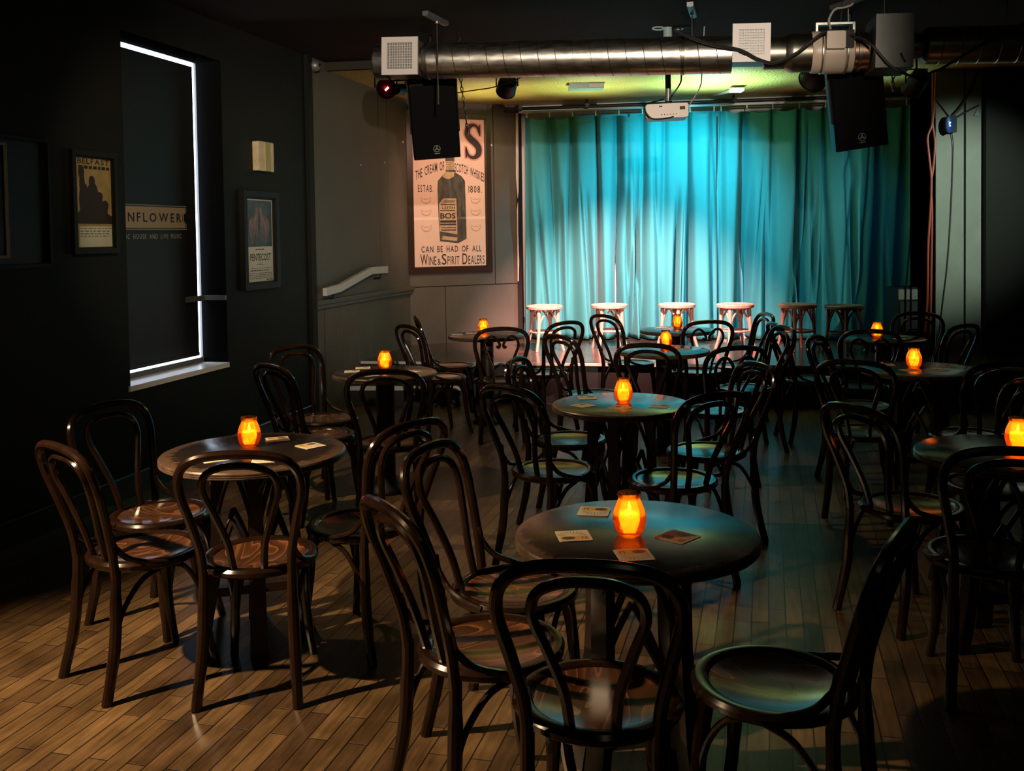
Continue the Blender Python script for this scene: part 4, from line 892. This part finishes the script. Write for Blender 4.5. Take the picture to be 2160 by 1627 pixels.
hanger(2.346, 6.76, (-0.35, 0.94, 0), 'dark steel channel on the ceiling above the beige fan', 3.035)

# ------------------------------------------------------------------ loudspeakers
def speaker(label, loc, tilt, roll, yaw, chain_x):
    t = thing('loudspeaker', label, 'loudspeaker', loc, 0, 'black loudspeakers hung under the duct'); t.rotation_euler = (tilt, roll, yaw)
    Wd, Hh = 0.185, 0.300
    mb = MB().prism([(-Wd, 0.012), (-Wd+0.012, 0.0), (Wd-0.012, 0.0), (Wd, 0.012), (Wd, 0.15), (0.105, 0.33), (-0.105, 0.33), (-Wd, 0.15)], -Hh, Hh); mb.build('cabinet', M['black'], t)
    MB().rbox(-Wd+0.012, Wd-0.012, -0.010, 0.002, -Hh+0.012, Hh-0.012, 0.03).build('front_grille', mat('black_speaker_mesh', (0.0025, 0.0025, 0.0025), 0.7, spec=0.1, bump=(400, 0.3)), t)
    e = MB(); cz = -0.215
    e.tube([(0.026*math.cos(2*PI*k/28), -0.0115, cz+0.026*math.sin(2*PI*k/28)) for k in range(28)], 0.0022, 5, closed=True)
    for k in range(3):
        a = math.radians(90+120*k); e.tube([(-0.006*math.cos(a), -0.0115, cz-0.006*math.sin(a)), (0.019*math.cos(a), -0.0115, cz+0.019*math.sin(a))], 0.0028, 5)
        for s_ in (-1, 1): b = a+s_*0.32; e.tube([(0.008*math.cos(a), -0.0115, cz+0.008*math.sin(a)), (0.018*math.cos(b), -0.0115, cz+0.018*math.sin(b))], 0.0016, 5)
    e.build('emblem', mat('pale_emblem_print', (0.35, 0.33, 0.28), 0.5), t)
    e = MB(); put_text(e, 'YAMAHA', -0.024, 0.024, cz-0.043, cz-0.034, lambda x, y, h: Vector((x, -0.0112, y)), 0, 0.01); e.build('emblem_lettering', M['signpale'], t)
    R_ = t.rotation_euler.to_matrix(); inv = R_.inverted(); L0 = Vector(loc)
    top = L0+R_ @ Vector((0, 0.15, Hh-0.01))
    e = MB().tube([inv @ (top-L0), inv @ (Vector((top.x, top.y, CEIL-0.01))-L0)], 0.016, 10); e.build('hanging_pole', M['blackmetal'], t)
    e = MB().box(-Wd-0.01, -Wd, 0.04, 0.10, -0.10, Hh+0.02).box(Wd, Wd+0.01, 0.04, 0.10, -0.10, Hh+0.02).box(-Wd-0.01, Wd+0.01, 0.05, 0.11, Hh+0.012, Hh+0.022); e.build('yoke', M['blackmetal'], t)
    return t
speaker('black loudspeaker hanging left, overlapping the whisky poster', (-0.585, 7.62, 2.49), math.radians(20), math.radians(-4), math.radians(6), 1)
speaker('black loudspeaker hanging right, tilted against the teal curtain', (2.505, 7.00, 2.475), math.radians(13), math.radians(-8), math.radians(-6), 1)
def chain(label, pts):
    P = crom(pts, 12); L = [P[0]]
    acc = 0
    for a, b in zip(P, P[1:]):
        acc += (b-a).length
        if acc >= 0.026: L.append(b); acc = 0
    mb = MB()
    for i in range(len(L)-1):
        a, b = L[i], L[i+1]; d = (b-a).normalized(); q = (Vector((1, 0, 0)) if i % 2 else Vector((0, 1, 0))); q = (q-d*q.dot(d)).normalized(); c = (a+b)/2
        mb.tube([c+d*(0.019*math.cos(2*PI*k/10))+q*(0.010*math.sin(2*PI*k/10)) for k in range(10)], 0.0046, 5, closed=True)
    return tag(mb.build('safety_chain', M['chainmetal']), label, 'chain', 'safety chains beside the loudspeakers')
chain('steel safety chain hanging at the right side of the left loudspeaker', [(-0.385, 7.56, 3.17), (-0.372, 7.54, 2.80), (-0.352, 7.54, 2.62), (-0.330, 7.54, 2.42), (-0.332, 7.54, 2.36)])
chain('dark safety chain hanging at the right side of the right loudspeaker', [(2.80, 7.05, 3.17), (2.765, 7.02, 2.75), (2.745, 7.0, 2.66), (2.752, 7.0, 2.56)])

# ------------------------------------------------------------------ projector
t = thing('projector', 'beige ceiling projector on a grey pole in front of the curtain', 'projector', (1.20, 7.5, 2.53))
bk = lambda x, y, z: Vector((1.205+x*math.cos(-0.10)-y*math.sin(-0.10), 7.52+x*math.sin(-0.10)+y*math.cos(-0.10), 2.520+z+x*0.02))
child(MB().rbox(-0.160, 0.160, -0.12, 0.13, -0.052, 0.055, 0.018, bk), 'casing', M['beige'], t)
mb = MB().box(0.095, 0.135, -0.123, -0.119, 0.005, 0.030, bk).box(-0.06, -0.035, -0.123, -0.119, 0.030, 0.040, bk)
for k in range(6): mb.box(-0.045+k*0.022, -0.036+k*0.022, -0.122, -0.119, -0.03, -0.024, bk)
child(mb, 'port', M['black'], t)
child(MB().tube([bk(0.02, 0.02, 0.05), bk(0.02, 0.02, 0.09)], 0.028, 10).box(-0.06, 0.10, -0.05, 0.09, 0.055, 0.068, bk), 'mount', M['blackmetal'], t)
child(MB().tube([(1.225, 7.54, 2.60), (1.225, 7.54, 3.17)], 0.022, 16), 'pole', mat('grey_pole', (0.22, 0.23, 0.20), 0.35, 0.4), t)
mb = MB()
for s_ in (-1, 1): mb.tube([(1.225+s_*(0.03+0.045+0.045*math.cos(2*PI*k/16)), 7.52, 3.165+0.011*math.sin(2*PI*k/16)) for k in range(16)], 0.006, 6, closed=True)
mb.lathe([(0.035, 3.10), (0.035, 3.175)], 20, lambda x, y, z: Vector((1.225+x, 7.54+y, z)))
child(mb, 'ceiling_bracket', M['clearplastic'], t)
def cable(label, pts, r=0.006, m='rubber', name='cable', cat='cable', k=8):
    return tag(MB().tube(crom(pts, k), r, 7).build(name, M[m]), label, cat)
cable('black cable looping from the ceiling to the projector pole', [(1.312, 7.45, 3.17), (1.312, 7.45, 2.818), (1.304, 7.45, 2.736), (1.25, 7.46, 2.655), (1.225, 7.49, 2.62)], 0.006)
cable('thin grey cable with a plug dropping to the right end of the projector', [(1.50, 7.50, 3.17), (1.474, 7.48, 2.80), (1.459, 7.46, 2.715), (1.422, 7.45, 2.644), (1.362, 7.44, 2.555)], 0.0045, 'greycable')
cable('black cable curling round the left corner of the projector', [(1.18, 7.50, 2.62), (1.04, 7.42, 2.575), (1.017, 7.37, 2.535), (1.048, 7.36, 2.475), (1.098, 7.36, 2.452), (1.20, 7.37, 2.462), (1.24, 7.40, 2.475)], 0.006)
dc = lambda tt, z, off: (D0+DU*tt+DE*off).xy.to_3d()+Vector((0, 0, z))
cable('thick black cable drooping across the duct and the second white grille to the fan', [(1.40, 7.45, 3.165), dc(1.90, 3.03, -0.10), dc(1.96, 2.969, -0.16), dc(2.152, 2.888, -0.18), dc(2.343, 2.838, -0.19), dc(2.469, 2.768, -0.19), dc(2.579, 2.741, -0.19), dc(2.718, 2.798, -0.18), dc(2.826, 2.879, -0.19), dc(2.918, 2.935, -0.19), dc(3.04, 2.93, -0.17)], 0.012)
cable('black cable sagging from the fan across the grey duct box', [dc(3.07, 2.90, -0.20), dc(3.15, 2.86, -0.24), dc(3.208, 2.798, -0.265), dc(3.299, 2.684, -0.27), dc(3.39, 2.623, -0.27), dc(3.50, 2.60, -0.22), dc(3.60, 2.64, -0.2)], 0.009)
cable('black cable rising to the right across the dull duct section', [dc(3.60, 2.64, -0.2), dc(3.643, 2.653, -0.19), dc(3.804, 2.749, -0.19), dc(3.977, 2.845, -0.18), dc(4.149, 2.923, -0.16), dc(4.5, 3.12, -0.1), dc(4.6, 3.175, -0.1)], 0.009)
cable('white cable arching from the ceiling to the beige fan', [dc(2.961, 2.93, -0.10), dc(2.958, 2.99, -0.06), dc(2.954, 3.047, -0.05), dc(2.991, 3.109, -0.05), dc(3.047, 3.119, -0.05), dc(3.10, 3.135, -0.05), dc(3.12, 3.172, -0.04)], 0.008, 'greycable')
cable('thin black cable strung under the gold ceiling from the left loudspeaker', [(-0.456, 8.62, 2.857), (-0.30, 8.60, 2.875), (-0.122, 8.60, 2.902), (0.109, 8.62, 2.985), (0.22, 8.70, 3.069)], 0.005)

# ------------------------------------------------------------------ stage lamps
def par(label, loc, aim, r, ln_, lensm, name='stage_lamp', extra=None):
    d = (Vector(aim)-Vector(loc)).normalized(); a = d.orthogonal().normalized(); b = d.cross(a); F = frame(loc, a, b, d)
    t = thing(name, label, 'stage lamp', loc)
    child(MB().lathe([(r*0.55, -ln_*0.55), (r*0.9, -ln_*0.45), (r, -ln_*0.2), (r, ln_*0.42), (r*1.05, ln_*0.45), (r*1.05, ln_*0.5), (r*0.93, ln_*0.5), (r*0.93, ln_*0.46)], 28, F, cap=False).lathe([(0.001, -ln_*0.555), (r*0.55, -ln_*0.55)], 28, F, cap=False), 'can', M['blackmetal'], t)
    child(MB().lathe([(0.001, ln_*0.47), (r*0.93, ln_*0.455)], 24, F, cap=False), 'lens', lensm, t)
    L = Vector(loc); h = Vector((-d.y, d.x, 0)); h = h.normalized() if h.length > 1e-3 else Vector((1, 0, 0))
    child(MB().tube([L+h*(r+0.012), L+h*(r+0.012)+Z*(r+0.03), L-h*(r+0.012)+Z*(r+0.03), L-h*(r+0.012)], 0.008, 6), 'yoke', M['blackmetal'], t)
    child(MB().tube([L+Z*(r+0.03), Vector((L.x, L.y, CEIL-0.012))], 0.010, 8), 'hanging_rod', M['blackmetal'], t)
    if extra: extra(t, F)
    return t
def redled(t, F):
    child(MB().box(-0.020, 0.020, -0.008, 0.008, 0.060, 0.066, F), 'indicator_light', M['redled'], t)
L_ = Vector((-1.085, 8.60, 2.905))
par('black stage lamp glowing red with a small bright dot, left of the left loudspeaker', L_, (-0.4, 6.0, 2.2), 0.085, 0.11, M['lensred'], extra=redled)
lamp('red_lamp_glow', 'POINT', L_+Vector((0.03, -0.12, -0.03)), 0.08, (1.0, 0.05, 0.05), shadow_soft_size=0.02)
par('small black and white lamp squeezed between red lamp and left loudspeaker', (-0.915, 8.10, 2.815), (-0.60, 9.3, 3.0), 0.045, 0.16, M['white'])
PL, PA = Vector((-0.02, 9.113, 2.985)), Vector((-0.45, 11.1, 1.75))
par('black stage lamp under the gold ceiling, right of the left loudspeaker', PL, PA, 0.090, 0.16, M['lens'])
lamp('poster_lamp_light', 'SPOT', PL+(PA-PL).normalized()*0.12, 150, (1.0, 0.56, 0.40), PA, spot_size=math.radians(78), spot_blend=0.8, shadow_soft_size=0.05)
par('round dark stage lamp peeping out below the beige fan', (2.70, 8.60, 2.965), (2.4, 10.6, 2.0), 0.120, 0.18, M['lens'])
QL, QA = Vector((3.52, 8.45, 2.86)), Vector((3.3, 10.6, 1.6))
par('black stage lamp on the ceiling beside the grey-green pillar', QL, QA, 0.085, 0.22, M['lens'])
lamp('curtain_fill', 'SPOT', QL+(QA-QL).normalized()*0.14, 32, (0.04, 0.55, 0.85), QA, spot_size=math.radians(60), spot_blend=0.9, shadow_soft_size=0.05)  # added bluish fill for the right curtain, placed at this lamp
t = thing('flood_lamp', 'small brilliant white flood lamp on an arm under the gold ceiling', 'lamp', (2.36, 10.18, 3.05))
child(MB().box(2.30, 2.43, 10.10, 10.24, 3.060, 3.085), 'housing', M['white'], t)
child(MB().box(2.305, 2.425, 10.105, 10.235, 3.052, 3.060), 'lens', M['floodlens'], t)
child(MB().tube([(2.36, 10.22, 3.08), (2.30, 10.60, 3.10), (2.27, 10.95, 3.125)], 0.018, 10).box(2.24, 2.30, 10.92, 10.98, 3.11, STC+0.01), 'arm', M['railwhite'], t)
for x_, e_, c_ in ((-0.25, 15, (1.0, 0.88, 0.50)), (0.85, 26, (0.75, 1.0, 0.62)), (2.05, 80, (0.50, 1.0, 0.85)), (3.35, 10, (0.45, 0.90, 1.0))):  # added unseen uplights that brighten the gold ceiling evenly
    lamp('ceiling_fill', 'SPOT', (x_, curt(x_)-0.95, 2.52), e_, c_, (x_, curt(x_)-0.98, 3.1), spot_size=math.radians(122), spot_blend=0.6, shadow_soft_size=0.06)
t = thing('ceiling_box', 'flat greenish box on the gold ceiling above the duct shadow', 'ceiling box', (0.78, 9.95, 3.16))
child(MB().box(0.60, 0.95, 9.80, 9.98, 3.055, STC+0.005), 'casing', M['clearplastic'], t)
child(MB().box(0.80, 0.95, 9.79, 9.80, 3.060, 3.100), 'end_window', M['steelpanel'], t)

# ------------------------------------------------------------------ things on the pillar and stage right
yy = 9.30
cable('long red cable looped down the edge of the grey-green pillar', [(4.045, 9.27, 3.085), (4.032, 9.26, 2.818), (4.001, 9.25, 2.586), (3.960, 9.25, 2.461), (3.974, 9.25, 2.282), (3.996, 9.25, 2.035), (3.983, 9.25, 1.743), (3.965, 9.25, 1.427), (3.956, 9.25, 0.885), (3.93, 9.28, 0.388)], 0.010, 'redcable')
cable('second red cable hanging beside the pillar, nearer its edge', [(4.030, 9.30, 3.10), (4.024, 9.29, 2.80), (4.018, 9.275, 2.586), (4.040, 9.275, 2.415), (4.024, 9.275, 2.191), (4.000, 9.275, 1.99), (4.012, 9.275, 1.742), (4.001, 9.275, 0.884), (4.0, 9.285, 0.388)], 0.010, 'redcable')
t = thing('wall_socket', 'blue round industrial socket with two tiny lights on the pillar', 'socket', (4.150, yy-0.06, 2.575))
child(MB().box(4.150, 4.225, yy-0.075, yy, 2.505, 2.660), 'back_box', M['black'], t)
child(MB().lathe([(0.050, 0), (0.056, 0.02), (0.050, 0.045), (0.020, 0.052), (0.001, 0.053)], 24, lambda x, y, z: Vector((4.150+x*0.75-z*0.15, yy-0.065-z, 2.578+y*1.55))), 'blue_cap', M['blue'], t)
child(MB().lathe([(0.0075, 0), (0.001, 0.004)], 10, lambda x, y, z: Vector((4.142+x, yy-0.118-z, 2.590+y))).lathe([(0.0075, 0), (0.001, 0.004)], 10, lambda x, y, z: Vector((4.142+x, yy-0.118-z, 2.563+y))), 'indicator_light', M['bluled'], t)
cable('pale cable running from the pillar edge to the blue socket', [(4.060, 9.27, 2.829), (4.14, 9.275, 2.721), (4.185, 9.275, 2.660)], 0.009, 'greycable')
cable('thick black cable pair slanting down the pillar to the blue socket', [(4.468, 9.28, 3.127), (4.42, 9.28, 2.99), (4.365, 9.275, 2.883), (4.28, 9.275, 2.745), (4.20, 9.275, 2.660)], 0.013)
cable('black cable rising from the blue socket to a clip at the pillar right side', [(4.225, 9.275, 2.637), (4.342, 9.275, 2.704), (4.459, 9.28, 2.761)], 0.008)
cable('thin black flex hanging from the blue socket down the pillar', [(4.200, 9.275, 2.505), (4.216, 9.28, 2.40), (4.217, 9.285, 2.28), (4.199, 9.285, 1.785), (4.163, 9.285, 1.243), (4.10, 9.285, 0.70), (4.09, 9.27, 0.388)], 0.004)
tag(MB().prism([(4.415, 2.665), (4.470, 2.665), (4.448, 2.725)], yy-0.016, yy, lambda a, b, h: Vector((a, h, b))).build('cable_clip', M['clearplastic']), 'small pale triangular clip on the pillar right of the blue socket', 'clip')
t = thing('stage_amplifier', 'black upright amplifier box in shadow on the stage beside the pillar', 'amplifier', (3.92, 9.75, 0.38))
child(MB().rbox(3.80, 4.045, 9.58, 9.86, 0.383, 1.02, 0.02), 'cabinet', M['black'], t)
child(MB().box(3.825, 4.020, 9.572, 9.581, 0.43, 0.88), 'front_grille', mat('dark_amp_cloth', (0.012, 0.012, 0.012), 0.7, bump=(300, 0.3)), t)
child(MB().box(3.81, 4.035, 9.572, 9.581, 0.90, 1.0), 'control_panel', M['steelpanel'], t)
mb = MB(); rr = random.Random(5)
for k in range(7):
    r_ = 0.125+rr.uniform(-0.02, 0.02); dx, dz = rr.uniform(-0.02, 0.02), rr.uniform(-0.02, 0.02)
    mb.tube([(3.56+dx+r_*math.cos(2*PI*i/28), 8.60+k*0.012+0.004*math.sin(5*PI*i/28), 0.535+dz+r_*1.05*math.sin(2*PI*i/28)) for i in range(28)], 0.008, 6, closed=True)
t = thing('cable_coil', 'coil of black cable standing on the stage edge behind the chair under the red cable', 'cable coil', (3.56, 8.62, 0.38))
child(mb, 'coil', M['black'], t)
child(MB().tube([(3.48, 8.585, 0.46), (3.54, 8.58, 0.56), (3.62, 8.585, 0.64)], 0.006, 6), 'red_tie', M['redcable'], t)
